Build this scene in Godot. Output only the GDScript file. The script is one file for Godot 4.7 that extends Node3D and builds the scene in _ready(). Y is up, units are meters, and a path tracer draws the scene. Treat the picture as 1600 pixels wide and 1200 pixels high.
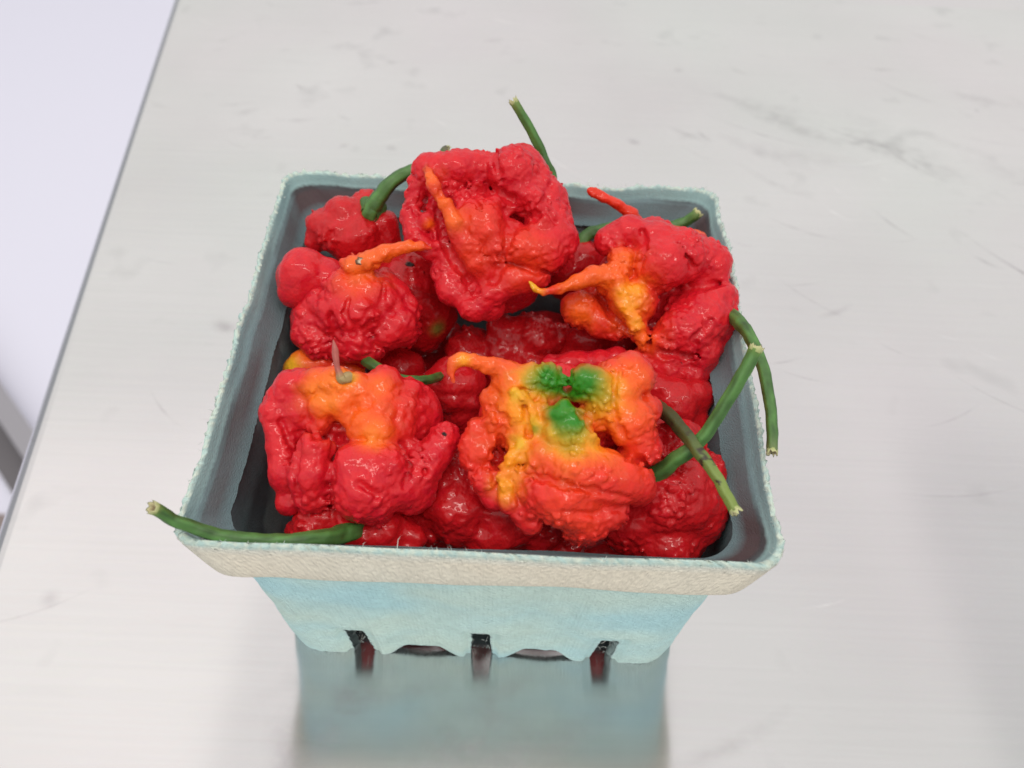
extends Node3D
# A pulp berry basket of hot peppers on a brushed steel table. Lengths are in millimetres until MM turns them into metres.

const MM := 0.001
var M := {}
var names := {}


func _ready() -> void:
	# camera
	var cam := Camera3D.new()
	cam.name = "camera"
	cam.fov = 48.0
	cam.near = 0.01
	cam.far = 20.0
	add_child(cam)
	cam.transform = Transform3D(Basis(Vector3(0.999197, 0.026934, -0.029665), Vector3(-0.040068, 0.671663, -0.739772), Vector3(0.0, 0.740367, 0.672203)), Vector3(0, 0.19299, 0))
	var lens := CameraAttributesPhysical.new()
	lens.frustum_focal_length = 39.3
	lens.exposure_aperture = 24.0
	lens.frustum_focus_distance = 0.172
	lens.frustum_near = 0.01
	lens.frustum_far = 20.0
	cam.attributes = lens
	cam.fov = 48.0
	# the even white light of the work room
	var world := WorldEnvironment.new()
	world.name = "room_light"
	var env := Environment.new()
	env.background_mode = Environment.BG_COLOR
	env.background_color = Color(0.97, 0.98, 1.0)
	env.background_energy_multiplier = 0.5
	env.tonemap_mode = Environment.TONE_MAPPER_LINEAR
	env.tonemap_exposure = 1.0
	env.sdfgi_enabled = true
	env.ssao_enabled = true
	env.ssil_enabled = true
	world.environment = env
	add_child(world)
	# unseen area lights: panels added for ceiling glow and glare, then two overhead strips
	unseen_light(Vector3(-1.65, 1.9, -1.6), Vector2(5.7, 10.0), 11.8)  # added glow panel, stands in for a brightly lit white ceiling
	unseen_light(Vector3(2.85, 1.9, -4.2), Vector2(3.3, 4.8), 3.3)  # added glow panel, keeps the far right of the steel bright
	unseen_light(Vector3(2.85, 1.9, 0.8), Vector2(3.3, 5.2), 2.5)  # dimmer added glow panel, lets the near right of the steel darken
	unseen_light(Vector3(-1.1, 1.85, -1.0), Vector2(0.9, 1.3), 0.10)  # added only to throw the glare on the near left steel
	unseen_light(Vector3(-0.25, 1.55, 0.30), Vector2(1.2, 0.10), 0.7)
	unseen_light(Vector3(0.55, 1.55, 0.75), Vector2(1.2, 0.10), 0.7)
	materials()
	build_floor()
	build_table()
	build_basket()
	build_peppers()


func unseen_light(at: Vector3, size: Vector2, energy: float) -> void:
	var l := AreaLight3D.new()
	l.name = "unseen_area_light"  # out of view; the large ones are added glow, not fittings
	l.area_size = size
	l.light_energy = energy
	l.light_color = Color(1.0, 0.97, 0.93)
	l.area_normalize_energy = true
	l.shadow_enabled = true
	l.area_range = 6.0
	l.area_attenuation = 2.0
	add_child(l, true)
	l.position = at
	l.rotation = Vector3(-PI / 2, 0, 0)


# ---------------------------------------------------------------- helpers

func numbered(called: String) -> String:
	names[called] = names.get(called, 0) + 1
	return called if names[called] == 1 else "%s_%03d" % [called, names[called] - 1]


func thing(called: String, label: String, category: String, at := Vector3.ZERO, group := "") -> Node3D:
	var o := Node3D.new()
	o.name = numbered(called)
	add_child(o)
	o.position = at * MM
	o.set_meta("label", label)
	o.set_meta("category", category)
	if group:
		o.set_meta("group", group)
	return o


func part(called: String, mesh: Mesh, m: Material, parent: Node3D) -> MeshInstance3D:
	var o := MeshInstance3D.new()
	o.name = called
	o.mesh = mesh
	o.material_override = m
	parent.add_child(o, true)
	return o


func surface(v: PackedVector3Array, f: PackedInt32Array, c := PackedColorArray(), uv := PackedVector2Array(), smooth := true) -> ArrayMesh:
	# millimetre points and clockwise triangles into a mesh with averaged normals
	var n := PackedVector3Array()
	n.resize(v.size())
	for i in range(0, f.size(), 3):
		var a := v[f[i]]
		var w := (v[f[i + 2]] - a).cross(v[f[i + 1]] - a)
		n[f[i]] += w
		n[f[i + 1]] += w
		n[f[i + 2]] += w
	for i in n.size():
		n[i] = n[i].normalized() if n[i].length_squared() > 1e-12 else Vector3.UP
	var p := PackedVector3Array()
	p.resize(v.size())
	for i in v.size():
		p[i] = v[i] * MM
	var arrays := []
	arrays.resize(Mesh.ARRAY_MAX)
	arrays[Mesh.ARRAY_VERTEX] = p
	if smooth:
		arrays[Mesh.ARRAY_NORMAL] = n
	arrays[Mesh.ARRAY_INDEX] = f
	if c.size() == v.size():
		arrays[Mesh.ARRAY_COLOR] = c
	if uv.size() == v.size():
		arrays[Mesh.ARRAY_TEX_UV] = uv
	var mesh := ArrayMesh.new()
	mesh.add_surface_from_arrays(Mesh.PRIMITIVE_TRIANGLES, arrays)
	return mesh


func noise(type: int, mm: float, octaves := 1, seeded := 1) -> FastNoiseLite:
	var n := FastNoiseLite.new()
	n.noise_type = type
	n.frequency = 1.0 / mm
	n.seed = seeded
	n.fractal_type = FastNoiseLite.FRACTAL_NONE if octaves == 1 else FastNoiseLite.FRACTAL_FBM
	n.fractal_octaves = octaves
	return n


func picture(n: FastNoiseLite, side: int) -> NoiseTexture2D:
	var t := NoiseTexture2D.new()
	t.noise = n
	t.width = side
	t.height = side
	t.seamless = true
	return t


func lin(r: float, g: float, b: float) -> Color:
	return Color(r, g, b).linear_to_srgb()


func materials() -> void:
	var flesh := StandardMaterial3D.new()
	flesh.vertex_color_use_as_albedo = true
	flesh.roughness = 0.38
	flesh.metallic_specular = 0.25
	flesh.clearcoat_enabled = true
	flesh.clearcoat = 0.42
	flesh.clearcoat_roughness = 0.08
	flesh.subsurf_scatter_enabled = true
	flesh.subsurf_scatter_strength = 0.09
	flesh.uv1_triplanar = true
	flesh.uv1_scale = Vector3.ONE * 55.0
	flesh.heightmap_enabled = true
	var skin := noise(FastNoiseLite.TYPE_CELLULAR, 30.0, 2, 5)
	skin.cellular_return_type = FastNoiseLite.RETURN_DISTANCE
	skin.domain_warp_enabled = true
	skin.domain_warp_amplitude = 16.0
	skin.domain_warp_frequency = 0.02
	flesh.heightmap_texture = picture(skin, 512)
	flesh.heightmap_scale = -0.026
	M.flesh = flesh
	var green := StandardMaterial3D.new()
	green.vertex_color_use_as_albedo = true
	green.roughness = 0.5
	green.uv1_triplanar = true
	green.uv1_scale = Vector3.ONE * 60.0
	green.heightmap_enabled = true
	green.heightmap_texture = flesh.heightmap_texture
	green.heightmap_scale = 0.008
	M.green = green
	var dry := StandardMaterial3D.new()
	dry.vertex_color_use_as_albedo = true
	dry.roughness = 0.85
	M.dry = dry
	var pulp := StandardMaterial3D.new()
	pulp.vertex_color_use_as_albedo = true
	pulp.roughness = 0.95
	pulp.metallic_specular = 0.25
	pulp.heightmap_enabled = true
	pulp.heightmap_texture = weave()
	pulp.heightmap_scale = 0.028
	pulp.uv1_scale = Vector3(1.0 / 24.0, 1.0 / 24.0, 1)
	M.pulp = pulp
	var felt := pulp.duplicate() as StandardMaterial3D
	felt.heightmap_texture = picture(noise(FastNoiseLite.TYPE_SIMPLEX_SMOOTH, 14.0, 4, 8), 512)
	felt.heightmap_scale = 0.012
	M.felt = felt


func weave() -> Texture2D:
	# the print of the forming screen, fine upright ribs crossed by a weaker set, under loose fibre noise; 24 mm a side
	var side := 512
	var im := Image.create(side, side, false, Image.FORMAT_RGB8)
	var n := noise(FastNoiseLite.TYPE_SIMPLEX_SMOOTH, 22.0, 3, 3)
	for y in side:
		for x in side:
			var rib := 0.5 + 0.5 * sin(x * TAU * 26.0 / side)
			var rung := 0.5 + 0.5 * sin(y * TAU * 18.0 / side + (PI if (x * 26 / side) % 2 else 0.0))
			var e := clampf(0.3 + 0.28 * rib + 0.16 * rung + 0.55 * n.get_noise_2d(x, y), 0.0, 1.0)
			im.set_pixel(x, y, Color(e, e, e))
	return ImageTexture.create_from_image(im)


# ---------------------------------------------------------------- floor and table

func build_floor() -> void:
	var m := StandardMaterial3D.new()
	m.albedo_color = lin(0.76, 0.76, 0.88)
	m.roughness = 0.45
	var plane := PlaneMesh.new()
	plane.size = Vector2(9, 9)
	var fl := MeshInstance3D.new()
	fl.name = "floor"
	fl.mesh = plane
	fl.material_override = m
	add_child(fl)
	fl.position = Vector3(0, -0.85, -1.0)
	fl.set_meta("kind", "structure")
	fl.set_meta("label", "pale lilac white floor below the steel table")
	fl.set_meta("category", "floor")
	# a grey steel rail low down beside the table
	var steel := StandardMaterial3D.new()  # for the end caps, and for the strip that stands for shadow
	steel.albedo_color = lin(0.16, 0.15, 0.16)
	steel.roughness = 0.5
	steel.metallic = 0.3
	var pale := steel.duplicate() as StandardMaterial3D
	pale.albedo_color = lin(0.34, 0.33, 0.36)
	var rail := thing("floor_rail", "grey tube rail with a dark strip added as its shadow on the floor left of the table", "rail", Vector3(-729, -850, -788))
	var tube := BoxMesh.new()
	tube.size = Vector3(0.8, 0.044, 0.030)
	part("tube", tube, pale, rail).position = Vector3(0, 0.030, 0)
	var base := BoxMesh.new()  # flat dark strip added to stand in for shade beside the tube
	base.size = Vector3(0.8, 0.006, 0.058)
	part("shadow_strip", base, steel, rail).position = Vector3(0.014, 0.005, 0.022)
	for s in [-1, 1]:
		var cap := BoxMesh.new()
		cap.size = Vector3(0.01, 0.046, 0.032)
		part("end_cap", cap, steel, rail).position = Vector3(0.405 * s, 0.031, 0)
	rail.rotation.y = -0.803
	var brown := StandardMaterial3D.new()
	brown.albedo_color = lin(0.27, 0.22, 0.21)
	brown.roughness = 0.9
	var pad := BoxMesh.new()
	pad.size = Vector3(0.45, 0.008, 0.40)
	var mat := part("floor_mat", pad, brown, self)
	mat.position = Vector3(-0.85, -0.845, -0.455)
	mat.set_meta("label", "brown mat on the floor, just showing at the left edge below the table")
	mat.set_meta("category", "mat")


func steel_pictures() -> Array:
	# colour and roughness of the worn steel: 1024 pixels over 520 mm; brushed grain, rubbed grey smears, small marks
	var side := 1024
	var im := Image.create(side, side, false, Image.FORMAT_RGB8)
	var ro := Image.create(side, side, false, Image.FORMAT_RGB8)
	var grain := noise(FastNoiseLite.TYPE_VALUE, 1.4, 1, 11)
	var long_grain := noise(FastNoiseLite.TYPE_SIMPLEX, 5.0, 2, 12)
	var cloud := noise(FastNoiseLite.TYPE_SIMPLEX_SMOOTH, 300.0, 4, 13)
	var spots := noise(FastNoiseLite.TYPE_SIMPLEX_SMOOTH, 60.0, 3, 14)
	var tone := noise(FastNoiseLite.TYPE_SIMPLEX_SMOOTH, 400.0, 3, 15)
	for y in side:
		for x in side:
			var g := 0.5 * grain.get_noise_2d(x * 0.012, y) + 0.6 * long_grain.get_noise_2d(x * 0.03, y * 1.2)
			var c := cloud.get_noise_2d(x, y)
			var s := maxf(0.0, spots.get_noise_2d(x, y) + 0.35 * c - 0.42) * 0.16
			var v := 0.80 + 0.006 * g + 0.03 * c - s * 0.5
			var t := tone.get_noise_2d(x, y)
			im.set_pixel(x, y, Color(v + 0.012 * t, v - 0.006 * t, v + 0.004 + 0.006 * t))
			var r := 0.16 + 0.003 * g + 0.03 * c + s * 0.6
			ro.set_pixel(x, y, Color(r, r, r))
	# rubbed marks: [x mm, z mm, length, width, turn, strength]
	var rng := RandomNumberGenerator.new()
	rng.seed = 7
	var marks := []
	for i in 26:   # the greasy arc far right
		marks.append([rng.randf_range(95, 230), rng.randf_range(-360, -285), rng.randf_range(12, 40), rng.randf_range(1.2, 7), rng.randf_range(0.25, 0.75), rng.randf_range(0.012, 0.034)])
	for i in 14:
		marks.append([rng.randf_range(60, 260), rng.randf_range(-330, -150), rng.randf_range(5, 24), rng.randf_range(0.4, 1.2), rng.randf_range(0.3, 1.1), rng.randf_range(0.04, 0.09)])
	for i in 40:
		marks.append([rng.randf_range(-160, 240), rng.randf_range(-400, -40), rng.randf_range(1.5, 9), rng.randf_range(0.6, 2.5), rng.randf_range(-0.6, 0.9), rng.randf_range(0.02, 0.07)])
	for i in 26:   # smeared wipe streaks before the basket
		marks.append([rng.randf_range(-60, 70), rng.randf_range(-86, -30), rng.randf_range(6, 22), rng.randf_range(1.5, 5), rng.randf_range(-1.2, 1.2), rng.randf_range(0.03, 0.08)])
	for i in 90:   # hairline scratches
		marks.append([rng.randf_range(-180, 260), rng.randf_range(-420, -30), rng.randf_range(3, 16), rng.randf_range(0.25, 0.45), rng.randf_range(-0.5, 1.0), rng.randf_range(0.03, 0.08) * (1.0 if rng.randf() < 0.7 else -1.0)])
	marks.append([-92.0, -195.0, 5.0, 2.6, 0.5, 0.14])
	marks.append([-75.0, -163.0, 5.0, 3.0, 0.0, 0.07])
	marks.append([186.0, -228.0, 34.0, 0.8, 0.8, 0.16])
	for k in marks:
		var reach: float = k[2] + k[3] + 2.0
		var cx: float = k[0]
		var cz: float = k[1]
		var cs := cos(k[4])
		var sn := sin(k[4])
		for py in range(maxi(0, int((cz - reach + 450.0) / 520.0 * side)), mini(side, int((cz + reach + 450.0) / 520.0 * side) + 1)):
			for px in range(maxi(0, int((cx - reach + 220.0) / 520.0 * side)), mini(side, int((cx + reach + 220.0) / 520.0 * side) + 1)):
				var dx := px * 520.0 / side - 220.0 - cx
				var dz := py * 520.0 / side - 450.0 - cz
				var a: float = (dx * cs + dz * sn) / k[2]
				var b: float = (-dx * sn + dz * cs + 0.12 * k[2] * a * a) / k[3]
				var w: float = exp(-a * a * 2.5 - b * b * 1.6) * k[5] * (0.65 + 0.7 * spots.get_noise_2d(px * 4.0, py * 4.0))
				if absf(w) > 0.002:
					var o := im.get_pixel(px, py)
					im.set_pixel(px, py, Color(o.r - w * 0.98, o.g - w * 1.05, o.b - w))
					var q := ro.get_pixel(px, py).r + w * 0.8
					ro.set_pixel(px, py, Color(q, q, q))
	return [ImageTexture.create_from_image(im), ImageTexture.create_from_image(ro)]


func build_table() -> void:
	var pics := steel_pictures()
	var m := StandardMaterial3D.new()
	m.albedo_texture = pics[0]
	m.metallic = 1.0
	m.roughness = 1.0
	m.roughness_texture = pics[1]
	m.anisotropy_enabled = true
	m.anisotropy = -0.85
	# the left edge runs from far left to near right; the sheet rolls over it and hangs down as an apron
	var e0 := Vector3(-194.0, 0, -540)
	var along := Vector3(44, 0, 303).normalized()
	var out := Vector3(-along.z, 0, along.x)
	var profile: Array[Vector2] = []   # (distance past the edge line, height)
	for d in [-560.0, -420.0, -300.0, -200.0, -120.0, -60.0, -25.0, -12.0]:
		profile.append(Vector2(d, 0))
	for k in 13:
		var t := k / 12.0 * PI / 2
		profile.append(Vector2(-6.0 + 6.0 * sin(t), -6.0 + 6.0 * cos(t)))
	profile.append_array([Vector2(0, -20), Vector2(0, -42), Vector2(-1.5, -43), Vector2(-3, -42), Vector2(-3, -8), Vector2(-10, -3), Vector2(-560, -3)])
	var v := PackedVector3Array()
	var uv := PackedVector2Array()
	var f := PackedInt32Array()
	var rows := 24
	for j in rows + 1:
		for q in profile:
			var p := e0 + along * (680.0 * j / rows) + out * q.x + Vector3(0, q.y, 0)
			v.append(p)
			uv.append(Vector2((p.x + 220.0) / 520.0, (p.z + 450.0 + q.y * 0.3) / 520.0))
	var w := profile.size()
	for j in rows:
		for i in w - 1:
			var a := j * w + i
			f.append_array([a, a + w, a + 1, a + 1, a + w, a + w + 1])
	var top := thing("steel_table", "brushed stainless steel table top with grey smears and a rolled left edge", "table")
	part("table_top", surface(v, f, PackedColorArray(), uv), m, top)


# ---------------------------------------------------------------- basket

const MID := Vector3(-4.7, 0, -133.6)

func around(u: float, half: float, r: float) -> Array:
	# a point of a rounded square and its outward direction; u = 0..4, side 0 front (left to right), 1 right, 2 back, 3 left; corners take 0.09 at either end
	var side := int(floor(u)) % 4
	var t : float = u - floor(u)
	var c := 0.09
	var s := half - r
	var p: Vector2
	var n: Vector2
	if t < c:
		var a : float = -PI / 4 * (1.0 - t / c)
		n = Vector2(sin(a), cos(a))
		p = Vector2(-s, s) + n * r
	elif t > 1.0 - c:
		var a : float = PI / 4 * (t - 1.0 + c) / c
		n = Vector2(sin(a), cos(a))
		p = Vector2(s, s) + n * r
	else:
		n = Vector2(0, 1)
		p = Vector2(lerpf(-s, s, (t - c) / (1.0 - 2.0 * c)), half)
	for k in side:
		p = Vector2(p.y, -p.x)
		n = Vector2(n.y, -n.x)
	return [Vector3(p.x, 0, p.y), Vector3(n.x, 0, n.y)]


func slot_offset(u: float) -> float:
	# millimetres along a side from the nearest of its three slots
	var t: float = (u - floor(u) - 0.09) / 0.82 * 76.0 - 38.0
	var best := 99.0
	for s in [-28.6, 0.0, 29.2]:
		if absf(t - s) < absf(best):
			best = t - s
	return best


func side_mm(u: float) -> float:
	return (u - floor(u) - 0.09) / 0.82 * 76.0 - 38.0


var rough_edge: FastNoiseLite
var lump: FastNoiseLite

func foot_line(u: float) -> float:
	# height of the lower edge: feet beside the slots, arches between them
	var t := side_mm(u)
	var y := 0.0
	for c in [-14.0, 14.2]:
		var d := absf(t - c)
		y = maxf(y, 3.0 * smoothstep(9.0, 2.8, d))
	return y + 0.25 * rough_edge.get_noise_2d(u * 90.0, 3.0)


func kept(u: float, y: float) -> float:
	# above 0 where there is wall: cut by the foot line and by the three slots
	var d := slot_offset(u)
	var k := rough_edge.get_noise_2d(u * 110.0, y * 1.1)
	var tall := 11.6 + (0.8 if absf(side_mm(u)) < 6.0 else 0.0)
	var w := 2.1 + 0.35 * k + 0.05 * (10.0 - y)
	var slot := maxf(absf(d) - w, y - tall - 0.5 * k)
	return minf(slot, y - foot_line(u))


func wall_at(u: float, y: float, inner: float) -> Vector3:
	var half := lerpf(45.4, 49.3, y / 45.0) if y < 45.0 else 49.3 + 3.3 * pow((y - 45.0) / 11.5, 0.9)
	var low := 1.0 - smoothstep(24.0, 50.0, y)
	var q := around(u, half - inner, lerpf(9.0, 6.5, y / 60.0))
	var d := slot_offset(u)
	var arch := maxf(smoothstep(10.0, 3.0, absf(side_mm(u) + 14.0)), smoothstep(10.0, 3.0, absf(side_mm(u) - 14.2)))
	var flute := -1.5 * low * arch
	var recess := -1.0 * smoothstep(4.4, 3.4, absf(d)) * smoothstep(15.2, 13.6, y)
	var wob := 0.45 * lump.get_noise_3d(q[0].x, y, q[0].z)
	return narrowed(q[0] + q[1] * (flute + recess + wob), smoothstep(40.0, 56.0, y)) + Vector3(0, y, 0)


func narrowed(p: Vector3, share: float) -> Vector3:
	# the rim has been squeezed a little narrower toward the front
	return Vector3(p.x * (1.0 - 0.045 * share * clampf((p.z + 55.0) / 110.0, 0.0, 1.0)), p.y, p.z)


func build_basket() -> void:
	rough_edge = noise(FastNoiseLite.TYPE_SIMPLEX_SMOOTH, 2.2, 2, 21)
	lump = noise(FastNoiseLite.TYPE_SIMPLEX_SMOOTH, 17.0, 3, 22)
	var blot := noise(FastNoiseLite.TYPE_SIMPLEX_SMOOTH, 26.0, 3, 23)
	var fine := noise(FastNoiseLite.TYPE_SIMPLEX_SMOOTH, 1.1, 2, 24)
	var root := thing("berry_basket", "square pale blue pulp berry basket with cream rim, filled with peppers", "basket", MID)
	wall_mesh(root, blot, fine)
	rim_mesh(root, blot, fine)
	bottom_mesh(root)
	fibres(root)


func pulp_color(u: float, y: float, inside: bool, blot: FastNoiseLite, fine: FastNoiseLite) -> Color:
	var b := blot.get_noise_3d(u * 50.0, y, 9.0 if inside else 0.0)
	var g := fine.get_noise_3d(u * 50.0, y, 4.0)
	var c := Color(0.60, 0.84, 0.82).lerp(Color(0.53, 0.82, 0.86), clampf(0.5 + 1.3 * b, 0, 1)).lerp(Color(0.67, 0.85, 0.77), clampf(0.25 - 1.2 * b, 0, 0.8))
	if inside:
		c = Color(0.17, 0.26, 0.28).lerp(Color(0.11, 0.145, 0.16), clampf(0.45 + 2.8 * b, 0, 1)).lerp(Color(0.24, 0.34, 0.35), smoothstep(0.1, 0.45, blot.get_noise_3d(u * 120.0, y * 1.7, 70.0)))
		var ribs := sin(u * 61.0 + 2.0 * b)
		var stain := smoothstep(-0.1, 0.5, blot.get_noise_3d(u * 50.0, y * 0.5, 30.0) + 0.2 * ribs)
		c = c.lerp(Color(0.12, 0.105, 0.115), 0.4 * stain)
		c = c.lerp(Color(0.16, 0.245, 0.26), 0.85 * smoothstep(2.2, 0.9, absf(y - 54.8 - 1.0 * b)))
	return c * (1.0 + 0.10 * g)


func wall_mesh(root: Node3D, blot: FastNoiseLite, fine: FastNoiseLite) -> void:
	var nu := 520
	var heights: Array[float] = []
	var y := -0.3
	while y < 16.0:
		heights.append(y)
		y += 0.55
	while y < 55.5:
		heights.append(y)
		y += 1.5
	heights.append(56.5)
	var nv := heights.size()
	var wall := 1.5
	var vo := PackedVector3Array()
	var vi := PackedVector3Array()
	var keep := PackedFloat32Array()
	for i in nu + 1:
		for h in heights:
			var u := 4.0 * i / nu
			if i == nu:
				u = 0.0
			vo.append(wall_at(u, h, 0.0))
			vi.append(wall_at(u, h, wall))
			keep.append(kept(u, h))
	for which in 2:
		var v := PackedVector3Array()
		var f := PackedInt32Array()
		var col := PackedColorArray()
		var uv := PackedVector2Array()
		var src := vi if which else vo
		var ids := {}
		var cut := func(a: int, b: int) -> int:
			var key := Vector2i(mini(a, b), maxi(a, b))
			if not ids.has(key):
				var t := keep[a] / (keep[a] - keep[b])
				ids[key] = v.size()
				v.append(src[a].lerp(src[b], t))
				v.append(vi[a].lerp(vi[b], t))
				for k in 2:
					col.append(Color(0.50, 0.66, 0.66))
					uv.append(Vector2(a / nv * 0.77, heights[a % nv]))
			return ids[key]
		for a in src.size():
			v.append(src[a])
			var u := 4.0 * (a / nv) / nu
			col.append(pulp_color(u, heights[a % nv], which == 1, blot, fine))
			uv.append(Vector2(a / nv * 0.77, heights[a % nv]))
		for i in nu:
			for j in nv - 1:
				var a := i * nv + j
				for tri in [[a, a + 1, a + nv], [a + 1, a + nv + 1, a + nv]]:
					var poly: Array[int] = []
					var rim: Array[int] = []
					for k in 3:
						var p: int = tri[k]
						var q: int = tri[(k + 1) % 3]
						if keep[p] > 0.0:
							poly.append(p)
						if (keep[p] > 0.0) != (keep[q] > 0.0):
							var at: int = (cut as Callable).call(p, q)
							poly.append(at)
							rim.append(at)
					for k in range(1, poly.size() - 1):
						if which:
							f.append_array([poly[0], poly[k + 1], poly[k]])
						else:
							f.append_array([poly[0], poly[k], poly[k + 1]])
					if which == 0 and rim.size() == 2:   # the torn edge through the thickness
						var s: int = rim[0]
						var e: int = rim[1]
						f.append_array([s, s + 1, e, e, s + 1, e + 1, s, e, s + 1, e, e + 1, s + 1])
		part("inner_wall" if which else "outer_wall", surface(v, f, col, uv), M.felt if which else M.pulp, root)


func rim_mesh(root: Node3D, blot: FastNoiseLite, fine: FastNoiseLite) -> void:
	# profile round the rim: (half size, height, colour kind): under the band, up its face, over the torn edge, down the inner lip to the step above the wall
	var prof := [[50.6, 51.2, 0], [52.0, 50.0, 0], [53.2, 49.6, 0], [54.2, 49.8, 0], [54.8, 51.0, 0], [55.1, 53.6, 0], [55.4, 56.6, 0], [55.7, 59.6, 0], [55.9, 61.6, 1], [55.9, 62.6, 2], [55.6, 63.1, 2], [55.1, 63.1, 2], [54.7, 62.5, 3], [54.3, 61.4, 3], [54.0, 60.6, 3], [53.5, 60.1, 4], [53.0, 59.9, 4], [52.7, 59.3, 5], [52.1, 58.3, 5], [51.4, 57.2, 5], [50.7, 56.2, 5], [50.0, 55.2, 5], [49.4, 54.6, 5]]
	var nu := 720
	var v := PackedVector3Array()
	var f := PackedInt32Array()
	var col := PackedColorArray()
	var uv := PackedVector2Array()
	var w := prof.size()
	var edge := noise(FastNoiseLite.TYPE_SIMPLEX_SMOOTH, 1.3, 3, 31)
	var wave := noise(FastNoiseLite.TYPE_SIMPLEX_SMOOTH, 30.0, 2, 32)
	for i in nu:
		var u := 4.0 * i / nu
		var ring := around(u, 55.5, 5.2)
		var gap := 0.0
		var here: Vector3 = ring[0]
		var big := wave.get_noise_3d(here.x, 0, here.z)
		for k in w:
			var q: Array = prof[k]
			var p := around(u, q[0], lerpf(9.0, 5.0, clampf((q[1] - 49.0) / 12.0, 0.0, 1.0)))
			var e := 0.0
			if q[2] == 2 or q[2] == 1:
				e = 0.95 * edge.get_noise_3d(here.x, k * 0.8, here.z) + 0.35 * edge.get_noise_3d(here.x * 0.3, 9.0, here.z * 0.3)
			elif q[2] >= 3:
				e = 0.25 * edge.get_noise_3d(here.x, k * 0.6, here.z)
			var sag := 1.5 * big
			v.append(narrowed(p[0] + p[1] * (e * 0.6 + 0.5 * big), 1.0) + Vector3(0, q[1] + e + sag * smoothstep(52.0, 62.0, q[1]), 0))
			uv.append(Vector2(i * 0.56, k * 1.6))
			var b := blot.get_noise_3d(u * 50.0, k, 50.0)
			var c := Color(0.86, 0.80, 0.66).lerp(Color(0.78, 0.79, 0.69), clampf(0.3 + b, 0, 1))
			match int(q[2]):
				1: c = Color(0.80, 0.80, 0.70)
				2: c = Color(0.58, 0.66, 0.58).lerp(Color(0.42, 0.58, 0.56), clampf(0.55 + 1.6 * edge.get_noise_3d(here.x, k, here.z + 40.0), 0, 1))
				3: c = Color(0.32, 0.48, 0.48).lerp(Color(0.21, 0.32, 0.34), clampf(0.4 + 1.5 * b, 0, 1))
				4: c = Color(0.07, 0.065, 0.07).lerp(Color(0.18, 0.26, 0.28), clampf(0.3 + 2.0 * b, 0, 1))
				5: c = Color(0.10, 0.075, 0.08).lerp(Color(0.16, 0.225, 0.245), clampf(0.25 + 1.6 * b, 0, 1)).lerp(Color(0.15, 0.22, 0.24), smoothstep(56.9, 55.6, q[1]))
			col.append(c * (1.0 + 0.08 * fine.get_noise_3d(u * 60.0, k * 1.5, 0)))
	for i in nu:
		var n := (i + 1) % nu
		for k in w - 1:
			var a := i * w + k
			var b := n * w + k
			f.append_array([a, a + 1, b, a + 1, b + 1, b])
	var band := PackedInt32Array()
	var lip := PackedInt32Array()
	for t in range(0, f.size(), 3):
		(band if (f[t] % w) < 9 else lip).append_array([f[t], f[t + 1], f[t + 2]])
	part("rim_band", surface(v, band, col, uv), M.pulp, root)
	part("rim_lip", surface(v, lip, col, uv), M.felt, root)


func bottom_mesh(root: Node3D) -> void:
	var v := PackedVector3Array()
	var f := PackedInt32Array()
	var col := PackedColorArray()
	var n := 120
	for layer in 2:
		for i in n:
			var q := around(4.0 * i / n, 40.6, 9.0)
			v.append(q[0] + Vector3(0, 4.4 - 1.4 * layer, 0))
			col.append(Color(0.24, 0.34, 0.36))
	v.append(Vector3(0, 4.4, 0))
	v.append(Vector3(0, 3.0, 0))
	col.append(Color(0.22, 0.30, 0.32))
	col.append(Color(0.22, 0.30, 0.32))
	for i in n:
		var j := (i + 1) % n
		f.append_array([2 * n, j, i, 2 * n + 1, n + i, n + j, i, j, n + i, j, n + j, n + i])
	part("bottom", surface(v, f, col), M.dry, root)


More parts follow.
